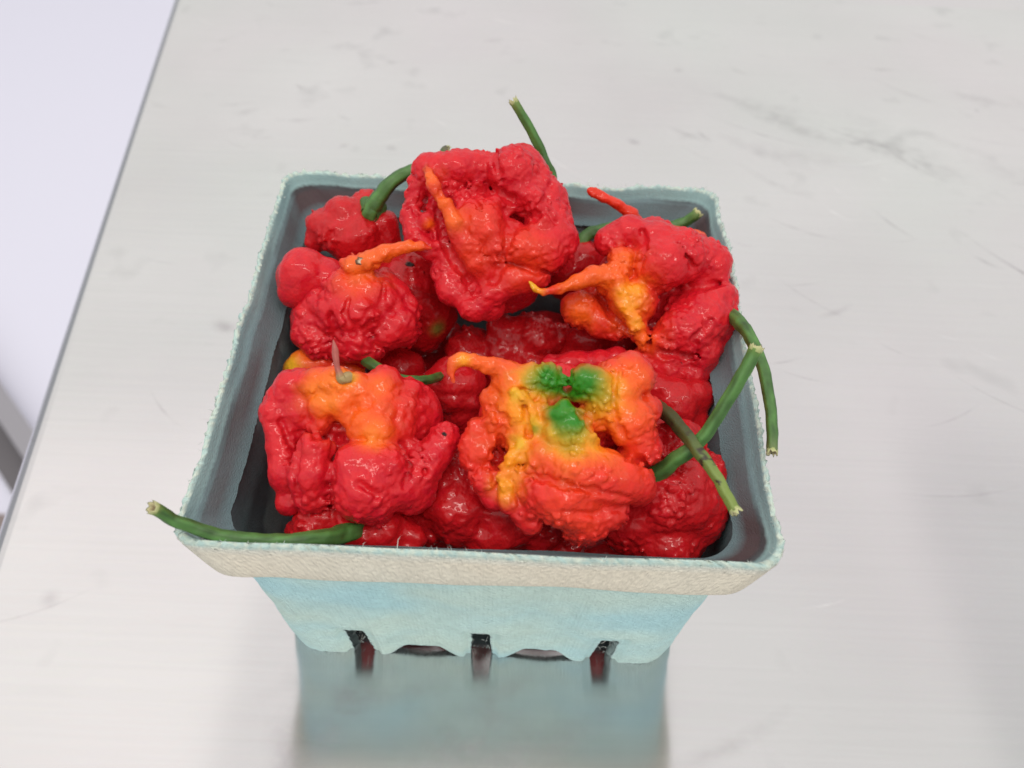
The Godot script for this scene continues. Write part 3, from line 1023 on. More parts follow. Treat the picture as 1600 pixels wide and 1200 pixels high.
	p = pepper("big glossy red pepper on the right with an orange funnel and long tail pointing left", Vector3(34, 41, -144), {"cell": 0.36, "blend": 0.9, "warp": 0.45, "warts": 0.9, "grain": 1.9},
		[[4.3, 13, -10.1, 13.2], [5.8, 21.8, -10.6, 8.9], [4.3, 10.7, 1.6, 9.2], [-7.4, 19.9, -9.6, 8.4], [-14, 17.2, -5.6, 6.5], [-3.5, 26.5, -14.7, 6.7], [-13, 30.5, -10.6, 3.7, -8.9, 32.6, -11.8, 3.7], [-8.9, 32.6, -11.8, 3.7, -5.2, 31.7, -11, 3.9], [-2.2, 30.3, -3.9, 6.2], [-2.5, 31.2, -8.8, 5.7], [2.1, 30.1, -7.1, 6.5], [3.6, 29.2, -8.7, 5.7, 9, 27.1, -8.5, 5.5], [10.3, 21.8, -2, 6.1, 7.4, 20.5, 3.1, 6.8], [7.4, 20.5, 3.1, 6.8, 2.8, 20.2, 7.2, 5.9], [10.4, 17.9, 3.3, 5.5], [-0.6, 18.2, 9.4, 4.5], [7.1, 15.9, 7.6, 6], [-4.6, 14.6, 10, 3.4, -0.1, 13.4, 12.1, 4.3], [-0.1, 13.4, 12.1, 4.3, 5.9, 12.1, 11.4, 4.3], [10, 12, 7.7, 4.9], [-2.5, 10.8, 11.2, 3.5], [-11.1, 30, -5.3, 3.1], [-8, 23.3, 0.8, 5.7], [-5.8, 26.1, -2.7, 4.3], [-8.4, 20.8, 4.4, 3.4], [-6.6, 24.8, 1.3, 3.1], [-6.5, 19.4, 6.8, 2.5], [-18.9, 20.1, 0.9, 4.3], [-21.1, 20.6, 0.7, 3.2], [-15.2, 18.6, 3.4, 3.4], [-10.9, 18.3, 3.9, 3.7], [-12.5, 28.1, 0.2, 2.8, -10, 25.4, 4.9, 1.8], [-10, 25.4, 4.9, 1.8, -7.6, 22.5, 8.1, 1.5], [-7.6, 22.5, 8.1, 1.5, -5.6, 19.3, 10.3, 1.4], [-12.3, 28.4, -0.6, 3.1, -11.2, 30.1, -3.7, 2.5], [-11.2, 30.1, -3.7, 2.5, -7.9, 30.2, -5.9, 2.3], [-13.8, 27.4, -0.7, 3.4]],
		[[-13.3, 28.9, -0.6, 3.1, -17.2, 29.9, 0.8, 2.1], [-17.2, 29.9, 0.8, 2.1, -21.1, 29.7, 3.1, 1.4], [-21.1, 29.7, 3.1, 1.4, -25, 29.3, 4.9, 1], [-25, 29.3, 4.9, 1, -28, 29, 5.6, 0.6], [-28, 29, 5.6, 0.6, -29.9, 29.5, 5.3, 0.4], [-29.9, 29.5, 5.3, 0.4, -31.2, 30.6, 4.3, 0.2]],
		[[14.6, 27.6, -3, 1.3, 7, 28.1, 0.2, 1.1], [7, 28.1, 0.2, 1.1, 0.8, 28.7, 2.5, 1.1], [0.8, 28.7, 2.5, 1.1, -2.9, 27.3, 3.7, 1], [-1.7, 27.6, 5.1, 1.7, -3.5, 24.9, 8.4, 1.2], [-3.5, 24.9, 8.4, 1.2, -3.9, 21.9, 11.3, 0.8], [15.3, 15.7, 10, 0.6, 4.6, 18.5, 12.5, 0.6], [4.6, 18.5, 12.5, 0.6, -2.5, 19.5, 13.1, 0.7], [-15.3, 26.6, 3.2, 1, -11.7, 23.3, 7.2, 0.8], [15.4, 25.2, -5, 0.7, 7.4, 27.2, -0.9, 1], [7.4, 27.2, -0.9, 1, 2.2, 23.9, -3, 1.3], [2.2, 23.9, -3, 1.3, -1.5, 21.8, -2.9, 1.2], [-0.8, 21.4, -1.7, 1.3, -2.3, 16.9, 0.9, 1.5], [-2.3, 16.9, 0.9, 1.5, -4.9, 19.9, 11.2, 0.8], [14.6, 14, 7.4, 0.6, 4.6, 18.5, 12.4, 0.7], [4.6, 18.5, 12.4, 0.7, -2.5, 19.5, 13.1, 1], [-14.6, 21.9, -1.4, 0.9, -12.7, 21.9, 3.7, 1], [-12.7, 21.9, 3.7, 1, -8.5, 20.3, 7.9, 0.7], [-6.8, 35, -9, 0.6, -6.7, 34.3, -3.5, 0.8], [-6.7, 34.3, -3.5, 0.8, -7.4, 31.8, -1.2, 0.8], [0.6, 35.8, -4.3, 0.6, 4.5, 31.4, -1.4, 0.7], [8, 25.2, 8.1, 0.5, 4.6, 23, 11.9, 0.7], [4.6, 23, 11.9, 0.7, 5.9, 19.5, 12.2, 0.6]],
		[[-14.7, 21.5, 1.3, 8.6, Color(0.68, 0.035, 0.015)], [-8.5, 28.9, 0.8, 7, Color(0.68, 0.035, 0.015)], [-6.1, 21.3, 10.7, 5.5, Color(0.68, 0.035, 0.015)], [-14.3, 31, 1.9, 6.2, Color(0.80, 0.105, 0.012)], [-21.2, 30.5, 4.4, 5.5, Color(0.80, 0.105, 0.012)], [-9.1, 25.4, 7.3, 5.2, Color(0.80, 0.105, 0.012)], [-6.3, 21.3, 10.7, 2.8, Color(0.80, 0.105, 0.012)], [-19.8, 22.2, 4.5, 3.7, Color(0.80, 0.105, 0.012)], [-10.8, 32.3, -2.5, 3.3, Color(0.80, 0.105, 0.012)], [-8.6, 28.4, 3.3, 2.8, Color(0.85, 0.27, 0.015)], [-9.6, 26.4, 6.3, 2.5, Color(0.85, 0.27, 0.015)], [-7.8, 24.1, 8.8, 1.9, Color(0.85, 0.27, 0.015)], [-10.7, 28.2, 4.3, 1.9, Color(0.85, 0.27, 0.015)], [-29.6, 29.7, 5.5, 1.9, Color(0.85, 0.27, 0.015)], [-30.8, 30.3, 4.9, 1.6, Color(0.72, 0.36, 0.02)]])
	stalk(p, [[12.5, 17, -5.2, 1.6], [13.8, 24, 6, 1.5], [15.2, 27.5, 15.8, 1.3], [16, 28, 25.3, 1.2], [16.1, 27, 34.5, 1.1], [15.3, 25, 43.2, 1]], [[0.9, 1.0, Color(0.12, 0.17, 0.06), 0.0]], false, true, "stem")
	mark(p, "speck", Vector3(2.6, 16.9, 13.3), Vector3(-0.19, 0.71, 0.68), 0.31, Color(0.08, 0.02, 0.02), Color(0.03, 0.01, 0.01))
	p = pepper("orange and yellow pepper at front right with three green tips", Vector3(11, 47, -100), {"cell": 0.34, "blend": 0.8, "warp": 0.35, "warts": 0.95, "grain": 1.8},
		[[-0.4, 11.5, -7.2, 11.5], [-10.8, 19.1, -6.9, 6.2], [8.9, 20.4, -8.4, 7.4], [2, 11.3, 3.4, 8.8], [-12.2, 11.8, 0.7, 5.7], [-2.2, 19.8, -11.6, 6.9], [-11, 27.3, -7.8, 4], [-9.4, 24.7, -3.8, 4.7], [-11.9, 22.7, -3.1, 4.3], [-7.5, 28.1, -7.2, 3.3], [-14.2, 24.7, -5.9, 2.9], [-13.6, 20.3, -1.1, 3.1], [-5.5, 25.4, -5, 3.3], [-8.3, 21.7, -0.2, 4], [-7.5, 29.5, -8.8, 2, -4.5, 30, -7.6, 2.6], [-4.5, 30, -7.6, 2.6, -2, 28.2, -7, 2], [-0.1, 28.3, -6.5, 1.8, 2, 30.5, -6.7, 2.6], [2, 30.5, -6.7, 2.6, 4.6, 29.9, -6.4, 2.9], [4.6, 29.9, -6.4, 2.9, 6.1, 27.4, -4.7, 3.1], [-5, 26.4, -6.5, 3.1], [-2.5, 25, -6.3, 2.4], [-5.2, 26.6, -2.1, 2.1], [-5.4, 25.3, 0.1, 1.9], [4.1, 23.7, -3.1, 3.1], [1.4, 27.7, -6.1, 2.1], [-0.8, 26.1, -7.5, 1.9], [-1.6, 28.8, -1.6, 1.3, -1.4, 28.1, 0.2, 2.3], [-1.4, 28.1, 0.2, 2.3, -0.6, 26.6, 1.6, 3.4], [-3.7, 27.8, -0.2, 1.6, 0.9, 27.6, 0.4, 1.8], [0.9, 27.6, 0.4, 1.8, 2.9, 25.4, 2.2, 2.5], [-2.6, 25.4, 2.2, 2.8, 0.9, 24.5, 3.1, 3.5], [7.3, 29.2, -9.5, 3.1, 10.9, 29.8, -11.2, 2.9], [10.9, 29.8, -11.2, 2.9, 12.8, 28.2, -9.9, 3.3], [6.8, 26.4, -4.7, 3.8, 11.2, 23.4, -2.8, 4.7], [11.2, 23.4, -2.8, 4.7, 13, 20.1, -0.3, 4.1], [14.4, 23.5, -6.1, 3.1], [9.1, 27.7, -6.9, 3.8], [14.5, 19.6, 0.7, 2.9], [-4.7, 21.5, 4.6, 3.9, 1.2, 20.3, 7, 6], [1.2, 20.3, 7, 6, 8.8, 19.3, 7.1, 4.9], [-0.9, 17.1, 9.1, 6.5, 3.5, 12.8, 11, 5.2], [11.9, 18.1, 6.6, 4], [13.3, 16.1, 7, 3.1], [-4.4, 17, 8.5, 4.9], [2.5, 10.5, 12.2, 3.5], [7.5, 13.6, 10.5, 3.8], [-7.3, 23.4, 2.6, 1.4, -10.5, 21.3, 4.8, 1.5], [-10.5, 21.3, 4.8, 1.5, -11.7, 18.4, 7, 1.5], [-11.7, 18.4, 7, 1.5, -10.6, 14.5, 9.9, 1.9], [-10.6, 14.5, 9.9, 1.9, -6.4, 11.4, 11.8, 2.4], [-8.4, 17.9, 6.5, 2.8], [-6, 14, 10, 3.1], [-10.6, 29.7, -3.7, 0.9, -8.3, 28.7, -2.2, 0.9], [-8.3, 28.7, -2.2, 0.9, -7.1, 27, -0.4, 1], [-7.1, 27, -0.4, 1, -6.2, 24.4, 2.2, 1], [-14.5, 22.4, -2.4, 1.7, -17.2, 21.5, -1.7, 1.9], [-17.2, 21.5, -1.7, 1.9, -17.9, 19.1, 0.5, 2.4], [-17.9, 19.1, 0.5, 2.4, -17.4, 17.1, 2.4, 2.9], [-15.1, 15.1, 5.3, 3.2], [-13.1, 12.6, 7.3, 2.9], [-16.2, 18.7, 1.7, 2.6]],
		[[-12.3, 29.5, -8.8, 2.1, -14.9, 31, -8.7, 1.6], [-14.9, 31, -8.7, 1.6, -17.9, 32, -8.7, 1.3], [-17.9, 32, -8.7, 1.3, -20.3, 32.4, -8.8, 1.2], [-20.3, 32.4, -8.8, 1.2, -21.7, 32.1, -8.1, 0.9], [-21.7, 32.1, -8.1, 0.9, -22.2, 31, -6.6, 0.6], [-22.2, 31, -6.6, 0.6, -21.7, 29.9, -5.1, 0.2]],
		[[-13.1, 21.6, 3.5, 1.5], [-3, 28, -2.5, 1.3], [2.7, 28.6, 0.7, 0.8, 6.5, 25.8, 3.8, 0.8], [6.5, 25.8, 3.8, 0.8, 10.8, 22.8, 5.3, 0.7], [10.8, 22.8, 5.3, 0.7, 15.3, 19.5, 5.1, 0.7], [-0.3, 31.4, -6.2, 0.6, -0.7, 28.3, -3.5, 0.7], [-5.3, 23.8, 11.3, 0.6, 0.7, 24.3, 13, 0.6], [0.7, 24.3, 13, 0.6, 7.6, 21.9, 12.7, 0.6], [1.2, 29.3, -0.2, 0.8, 4.1, 27.3, 1.9, 0.9], [4.1, 27.3, 1.9, 0.9, 8.1, 19.1, -1.3, 0.8], [8.1, 19.1, -1.3, 0.8, 10.7, 23.4, 5.5, 0.8], [10.7, 23.4, 5.5, 0.8, 15.9, 16.6, 2.6, 0.7], [-6.4, 21.4, 9, 0.5, -1.4, 23.1, 11.6, 0.6], [-1.4, 23.1, 11.6, 0.6, 4.3, 22, 12, 0.6], [4.3, 22, 12, 0.6, 10.8, 19.4, 11.6, 0.5], [-12.7, 21.4, 1.3, 0.9, -13.3, 17, 1.7, 1.1], [-0.4, 26.3, -12.5, 0.6, -0.7, 28.9, -5, 0.8], [-14.3, 26, -2.4, 0.5, -11.9, 26, -0.2, 0.6], [-11.9, 26, -0.2, 0.6, -12.7, 22.9, 1, 0.6], [-1.2, 19.7, 15, 0.4, 4.7, 17.3, 13.8, 0.5], [4.7, 17.3, 13.8, 0.5, 9.5, 16.6, 11.7, 0.5], [7.5, 30.9, -5.5, 0.5, 7.4, 28.3, -1.6, 0.6], [7.4, 28.3, -1.6, 0.6, 9.6, 24.7, 1.3, 0.5], [-9.2, 29.3, -4.5, 0.5, -8.2, 27.3, -0.1, 0.5], [-8.2, 27.3, -0.1, 0.5, -7.6, 24.6, 2.1, 0.6]],
		[[1.1, 19.4, 14.7, 10.6, Color(0.70, 0.035, 0.015)], [11.2, 23.5, 6.1, 6.8, Color(0.70, 0.035, 0.015)], [-15.2, 21, 2.6, 7, Color(0.70, 0.035, 0.015)], [12.3, 28, -2.2, 6.9, Color(0.70, 0.035, 0.015)], [-11, 30.4, -3.4, 8.6, Color(0.80, 0.105, 0.012)], [7.6, 29.2, -2.4, 7.1, Color(0.80, 0.105, 0.012)], [-0.4, 26.1, 5.8, 5.6, Color(0.80, 0.105, 0.012)], [-18.1, 32.4, -7.4, 5.8, Color(0.80, 0.105, 0.012)], [10.5, 31.3, -6.9, 4.2, Color(0.80, 0.105, 0.012)], [-8.3, 24.3, 3.4, 5.3, Color(0.80, 0.105, 0.012)], [6, 24.7, 5.1, 3.6, Color(0.80, 0.105, 0.012)], [4.4, 26, -1.1, 3, Color(0.80, 0.105, 0.012)], [7.5, 23.4, 0.3, 2.8, Color(0.80, 0.105, 0.012)], [-5.1, 28.6, 0.1, 2.5, Color(0.80, 0.105, 0.012)], [-6.6, 30.4, -5.2, 3.7, Color(0.85, 0.27, 0.015)], [5.5, 29.3, -2.5, 3.9, Color(0.85, 0.27, 0.015)], [-0.5, 27.1, 5.2, 3.6, Color(0.85, 0.27, 0.015)], [-10.4, 22.1, 6.1, 3, Color(0.85, 0.27, 0.015)], [-11.6, 18.2, 9, 3, Color(0.85, 0.27, 0.015)], [-9.5, 28.9, -1.7, 2.8, Color(0.85, 0.27, 0.015)], [4.2, 26.2, 4.2, 2.5, Color(0.85, 0.27, 0.015)], [6.9, 31.3, -5.1, 2.5, Color(0.85, 0.27, 0.015)], [-19.9, 33.2, -7.9, 1.4, Color(0.85, 0.27, 0.015)], [-8.7, 27.4, 0, 3, Color(0.85, 0.27, 0.015)], [-6.6, 31.2, -6.1, 2.6, Color(0.72, 0.36, 0.02)], [4, 30.7, -3.6, 3, Color(0.72, 0.36, 0.02)], [-2.5, 27.9, 3.9, 2.9, Color(0.72, 0.36, 0.02)], [0.6, 27.7, 4.5, 2.7, Color(0.72, 0.36, 0.02)], [-6.8, 26.7, 1.5, 2.3, Color(0.72, 0.36, 0.02)], [-10.4, 30.2, -2.8, 1.6, Color(0.72, 0.36, 0.02)], [-9.2, 23.9, 3.4, 1.8, Color(0.72, 0.36, 0.02)], [-5.5, 31.4, -5.6, 3.9, Color(0.32, 0.25, 0.015)], [3.4, 31, -4, 4.1, Color(0.32, 0.25, 0.015)], [-0.8, 28.9, 3.5, 4, Color(0.32, 0.25, 0.015)], [-6.7, 26.1, 1.8, 1, Color(0.32, 0.25, 0.015)], [-4.6, 31.9, -5.8, 2.9, Color(0.03, 0.20, 0.012)], [-2.1, 29.8, -5.3, 2.6, Color(0.03, 0.20, 0.012)], [2, 32, -4.8, 3.2, Color(0.03, 0.20, 0.012)], [1, 29.7, -4.4, 2.6, Color(0.03, 0.20, 0.012)], [-2.7, 29.8, 1, 2.7, Color(0.03, 0.20, 0.012)], [0.1, 29.4, 1.8, 2.9, Color(0.03, 0.20, 0.012)], [-1.3, 30.3, -0.6, 2.3, Color(0.03, 0.20, 0.012)], [-1, 29.8, -5.7, 2.6, Color(0.03, 0.20, 0.012)], [-0.8, 30.6, -6.9, 1.9, Color(0.03, 0.20, 0.012)], [-3.4, 30.5, -5.3, 2.1, Color(0.03, 0.20, 0.012)]])
	stalk(p, [[14.8, 12.3, 2.3, 1.8], [17.3, 15.6, 2.6, 1.6], [21.3, 20.8, 1.8, 1.4], [24.9, 24.9, -0.1, 1.2], [29.3, 31.9, -5, 1.2], [32.3, 37.5, -9.4, 1.2]], [[0.93, 1.0, Color(0.13, 0.24, 0.05), 0.0]], false, true, "stem")
	p = pepper("red pepper at front left with an orange crown and a dried brown tail", Vector3(-29, 40, -102), {"cell": 0.36, "blend": 0.9, "warp": 0.45, "warts": 0.9, "grain": 2.1},
		[[-2, 13.1, -7.4, 12.9], [-11.4, 19.6, -6.6, 7.1], [7.6, 21, -8.1, 7.9], [-8.2, 14, 1.8, 8.1], [4.6, 15, 1.8, 8.8], [-13.7, 28.9, -7.7, 3.2, -16, 25.3, -4, 3.1], [-16, 25.3, -4, 3.1, -14.9, 22, 0.4, 2.9], [-14.9, 22, 0.4, 2.9, -13.4, 19.1, 4.2, 3.2], [-11.6, 25.1, -5.2, 4.2], [-10.6, 29.2, -8.3, 3.2], [-15.7, 27.4, -6.3, 2.2], [-7.8, 30.7, -7.4, 3.4], [-4.3, 31.3, -6.7, 3.6], [-6.5, 28.6, -3.3, 2.9], [-2.8, 29.3, -3.7, 3.4], [-0.1, 29.9, -6.2, 4.1], [-1.2, 27.7, -2.3, 2.9], [-7.2, 25.6, -1.8, 2.9], [4.5, 29.3, -8.1, 4.2], [7.7, 26.2, -5.3, 4.2], [9.3, 28.1, -8.6, 2.7], [7.3, 24.6, -1.8, 4.2], [4.9, 27.8, -3.8, 4.1], [2.1, 28.3, 0, 3.1, 4.6, 27.6, 1.1, 3.1], [4.6, 27.6, 1.1, 3.1, 6.6, 25.9, 1.6, 2.2], [0.7, 26.9, 1.2, 2.4], [-7.4, 25.1, 4.3, 3.5, -8.2, 22, 7.6, 3.8], [-8.2, 22, 7.6, 3.8, -7.5, 18.2, 10, 3.6], [-12.9, 18.5, 6, 3.7], [-12.3, 15, 8.7, 3.2], [-5.5, 24.5, 3.4, 2.2], [0.7, 24.4, 6.8, 4.3, 5.9, 24, 6.6, 4.7], [2.7, 20.8, 9.4, 6.7], [1.3, 23.1, 7.9, 4.7], [4.1, 16.9, 10.7, 4.1], [-1.2, 19, 10.2, 3.3], [8.2, 20.5, 7.9, 4.8], [16.5, 23.9, -0.7, 3.2, 14.7, 22.3, 1.9, 3.4], [14.7, 22.3, 1.9, 3.4, 12.1, 20.4, 4.7, 4.4], [12.1, 20.4, 4.7, 4.4, 10.3, 17.9, 6.7, 5.4], [10, 22.8, 1.3, 2.2], [11.3, 22.2, 2.6, 1.7]],
		[],
		[[-3, 27.7, 5.8, 0.6, -2.9, 25.6, 10, 0.7], [-2.9, 25.6, 10, 0.7, -2.5, 19.6, 13.6, 0.6], [-10.9, 25.6, 3, 0.6, -10.8, 22.8, 6.8, 0.6], [-10.8, 22.8, 6.8, 0.6, -10, 19.2, 10, 0.5], [8.9, 27.4, 4.2, 0.7, 10.8, 25.6, 6.7, 0.6], [-2, 28.4, 3.9, 1.1], [-5, 28.1, 3.5, 0.9], [-8.9, 28, 0.3, 0.8, -6.9, 27.1, 2.8, 0.7], [-3.8, 25.7, 2.7, 0.7, -3, 24.5, 9.2, 0.8], [-3, 24.5, 9.2, 0.8, -2.5, 17.9, 13.1, 0.7], [-9.8, 27.5, 4.5, 0.6, -9.8, 25, 9.1, 0.6], [-9.8, 25, 9.1, 0.6, -9.2, 20.4, 12.3, 0.5], [8.5, 25.2, 2.5, 0.8, 10.8, 24.3, 5.7, 0.7], [10.8, 24.3, 5.7, 0.7, 10.2, 23.5, 10.7, 0.6], [-9.5, 27.2, -1.2, 0.7, -6.5, 28.2, 3.6, 0.9], [-6.5, 28.2, 3.6, 0.9, -3.6, 23.2, -0.2, 1], [-14.3, 26.1, -1, 0.5, -12.7, 23.5, 1.4, 0.6], [2.3, 26.4, 12.4, 0.5, 5.8, 24.5, 13.7, 0.5], [12.1, 24.8, 2.7, 0.5, 13.7, 23.2, 7.4, 0.5]],
		[[5.4, 31.5, -2.3, 6.5, Color(0.68, 0.035, 0.015)], [-3.9, 30.8, -0.8, 5.9, Color(0.68, 0.035, 0.015)], [-4.7, 33.5, -3.8, 5.7, Color(0.80, 0.105, 0.012)], [-0.8, 31.7, -2.5, 5.3, Color(0.80, 0.105, 0.012)], [4.2, 30, 3.1, 4, Color(0.80, 0.105, 0.012)], [0.4, 30.9, 0.6, 3.5, Color(0.80, 0.105, 0.012)], [3.9, 32.3, -5.4, 2.9, Color(0.80, 0.105, 0.012)], [-7.1, 31.6, -4.3, 3.4, Color(0.83, 0.17, 0.014)], [-3, 34.2, -4.9, 2.8, Color(0.83, 0.17, 0.014)], [3.6, 29, 3.8, 2.3, Color(0.83, 0.17, 0.014)], [-4.6, 31.4, -1.8, 2.1, Color(0.83, 0.17, 0.014)], [-1.5, 33.9, -6.1, 1.6, Color(0.72, 0.36, 0.02)]])
	stalk(p, [[4.1, 10, 9.3, 2], [-0.1, 14, 14.7, 1.9], [-5.4, 19, 19.8, 1.5], [-12.8, 20.5, 21.5, 1.3], [-20.6, 22.5, 22.1, 1.2], [-27.3, 27, 22.1, 1.1], [-30.1, 31, 22.4, 1.1]], [[0.93, 1.0, Color(0.20, 0.27, 0.07), 0.0]], false, true, "stem")
	stalk(p, [[-1.3, 34.2, -5.8, 1.1], [-2.4, 34.6, -5.1, 0.9], [-3.3, 36.3, -6.2, 0.5], [-3.7, 38.6, -8.1, 0.6], [-4.1, 40.3, -9.5, 0.1]], [[-1.0, -0.5, Color(0.34, 0.24, 0.10), 0.0], [0.3, 0.5, Color(0.40, 0.10, 0.08), 0.0]], false, false, "dried_style")
	mark(p, "speck", Vector3(16.7, 26.7, 0.7), Vector3(0.08, 0.78, 0.62), 0.38, Color(0.09, 0.03, 0.03), Color(0.03, 0.015, 0.015))
	p = pepper("bumpy red pepper at middle left with an orange tail bearing a pale scar", Vector3(-36, 41, -142), {"cell": 0.36, "blend": 0.9, "warp": 0.4, "warts": 1.1, "grain": 2.2},
		[[-1.5, 11.5, -6, 11.8], [-8.7, 13.8, -0.9, 6.8], [7.4, 15.3, -2.5, 6.5], [0.6, 12.1, 3.1, 6.7], [1, 24.6, -2.5, 4.8], [-1.7, 23, -0.3, 5.4], [3.4, 22.9, 0.2, 5.7], [1.6, 21, 4, 6.2], [-2.9, 19.9, 3.1, 5.7], [6.3, 20.9, 1.1, 5.4], [-9.4, 17, 2.5, 4.6, -10.1, 15.2, 4.8, 3.7], [-10.1, 15.2, 4.8, 3.7, -7.3, 14.1, 6.5, 4.3], [-6.5, 19.8, 0.7, 4.6], [1, 16.6, 8, 5.1], [3.7, 15.1, 8, 4.3], [-2.1, 13.9, 8, 3.7], [6.6, 25.1, -3.9, 2.3, 10.2, 22.6, -1.5, 2.4], [10.2, 22.6, -1.5, 2.4, 12.5, 19.9, 1, 2.4], [10.2, 18.4, 3.9, 4.8], [8, 17.3, 5.9, 4], [11.4, 15.6, 4, 3.5], [1.9, 27.8, 0.8, 1.5], [0.2, 26.9, 1.4, 1.2], [3.8, 27, 1.3, 1.4], [5.9, 25.5, 1.6, 1.3], [-1.3, 25.2, 3.7, 1.2], [3.7, 25.5, 5.9, 1.6], [1.3, 25.1, 6.4, 1.2], [7.3, 23.9, 4.7, 1.5], [5.7, 23.5, 7.7, 1.4], [-2.3, 24, 5.4, 1.4], [-4.5, 23.9, 3.4, 1.3], [-0.2, 23, 8.7, 1.4], [8.3, 24.4, 1.5, 1.3], [-4, 25.2, 0.7, 1.3]],
		[[1.4, 27.8, -2.2, 3.4, 0.5, 29.3, -2.1, 2.5], [0.5, 29.3, -2.1, 2.5, 3.7, 30.9, -2.1, 2.2], [3.7, 30.9, -2.1, 2.2, 7.3, 32.5, -3, 1.8], [7.3, 32.5, -3, 1.8, 12.2, 33.7, -4, 1.4], [12.2, 33.7, -4, 1.4, 15.5, 33.9, -4.2, 1], [15.5, 33.9, -4.2, 1, 17.2, 33.7, -4, 0.4], [17.2, 33.7, -4, 0.4, 18.7, 33.9, -4.2, 0.2]],
		[[6.5, 24, 8.9, 0.7, 4.8, 22.8, 10.2, 0.7], [4.8, 22.8, 10.2, 0.7, 6.7, 20.9, 10.6, 0.7], [-3.5, 22.8, 7.2, 0.7, -1.9, 20.7, 9.9, 0.7], [-1.9, 20.7, 9.9, 0.7, -3.1, 16.9, 11.1, 0.6], [6.4, 23.7, 8.6, 0.8, 4.1, 21.5, 9.4, 0.8], [4.1, 21.5, 9.4, 0.8, 6.3, 17.2, 10.2, 0.7], [-3.8, 23.7, 7.2, 0.7, -2.6, 19.8, 9.1, 0.8], [-2.6, 19.8, 9.1, 0.8, -3.6, 15.6, 10.8, 0.7], [7.3, 26.8, 0.7, 0.6, 7.5, 24.7, 5.6, 0.8], [7.5, 24.7, 5.6, 0.8, 9.3, 22.8, 5.5, 0.6], [0.4, 26.8, 5.2, 0.5, -0.4, 24.8, 8.2, 0.7], [-0.4, 24.8, 8.2, 0.7, 1, 22.7, 9.8, 0.5], [-9.6, 21, 4.6, 0.6, -6.2, 21, 7.5, 0.7], [2.7, 23.3, 9.4, 0.5, 1.4, 21, 10.1, 0.7]],
		[[2.1, 28.6, 2, 4.7, Color(0.68, 0.035, 0.015)], [1.4, 31.2, -0.1, 4.7, Color(0.80, 0.105, 0.012)], [7.6, 33.6, -1.7, 5.5, Color(0.80, 0.105, 0.012)], [13, 34.3, -2.8, 4.1, Color(0.80, 0.105, 0.012)], [2.8, 32.2, -0.5, 2.7, Color(0.8, 0.13, 0.02)], [18.6, 34, -4, 1.2, Color(0.72, 0.36, 0.02)]])
	mark(p, "scar", Vector3(2.9, 32.2, -0.5), Vector3(0.17, 0.63, 0.75), 0.89, Color(0.16, 0.08, 0.04), Color(0.62, 0.50, 0.36))
	p = pepper("smooth dark red pepper against the left wall of the basket", Vector3(-48, 48, -149), {"warts": 0.1, "warp": 0.7, "pucker": 0.15, "cell": 0.6},
		[[-0.4, 15.9, -0.1, 5.8], [-1, 13.4, 1.8, 5.5], [0.7, 12.1, 2.3, 4.7], [-3.8, 14.5, -0.3, 3.5], [4.6, 13.5, 0.3, 5.3], [6.2, 10.4, 3.3, 5], [5.4, 14.7, -0.5, 3.8], [2.9, 5.8, 5, 5.9]],
		[],
		[[1.1, 19.4, 7.3, 0.6, 4.9, 19.7, 6.6, 0.6], [3.8, 20.9, 1.3, 0.7, 4.8, 18.4, 5.9, 0.6], [4.8, 18.4, 5.9, 0.6, 5.5, 14.3, 8.7, 0.6]],
		[])
	p = pepper("small dull red bumpy pepper in the far left corner with its green stem upright", Vector3(-40, 55, -167), {"warts": 1.0, "grain": 1.9, "warp": 0.5, "color": Color(0.50, 0.011, 0.015)},
		[[-0.8, 7, -1.1, 7.2], [-6.7, 8.2, -0.1, 4.3], [-9.1, 5.1, 2.4, 2.6], [-1.9, 10.6, -1.3, 4.9], [-3.2, 7.8, 2.6, 5.2], [2.2, 7.8, 3.6, 5.2], [7.6, 8.6, -0.5, 3.7], [8.5, 6.2, 1.2, 3.4], [-0.1, 5.3, 4.5, 4.3], [4.7, 4.8, 3.7, 4], [3.2, 10.9, -5.4, 4.1]],
		[],
		[[-3.6, 14.4, 2.3, 0.6, -4, 11.7, 6.2, 0.7], [-4, 11.7, 6.2, 0.7, -5.4, 6.8, 8.4, 0.6], [6.2, 12.2, 7.4, 0.6, 7, 7.6, 9.8, 0.6], [5.3, 13.6, 1.8, 1.8]],
		[])
	stalk(p, [[4.8, 11.9, 0, 2.1], [5.6, 14.1, -0.6, 2], [8.1, 17.4, -2.3, 1.7], [12.5, 20.3, -5.1, 1.5], [17.4, 21.3, -7.6, 1.4], [20.4, 21.3, -10.8, 1.4], [22.3, 22, -12.5, 1.4]], [[0.9, 1.0, Color(0.10, 0.08, 0.05), 0.0]], true, true, "stem")
	p = pepper("dull red finely wrinkled pepper with a dark spot, behind the scarred tail", Vector3(-24, 37, -157), {"warts": 0.7, "grain": 1.8, "warp": 0.5, "color": Color(0.50, 0.011, 0.015)},
		[[-2, 14, -1.3, 10.4], [2, 9.8, 2, 7.9], [-5, 12.3, 0.6, 7.8], [1.3, 5.7, 4.6, 5.7], [-0.5, 17.1, -3.7, 6.9], [5.1, 17, -11.5, 4.8]],
		[],
		[],
		[[5.7, 11.3, 8.8, 2, Color(0.20, 0.16, 0.03)]])
	mark(p, "spot", Vector3(-1.2, 24.1, 0.6), Vector3(0.12, 0.64, 0.76), 0.68, Color(0.10, 0.05, 0.04), Color(0.03, 0.03, 0.03))
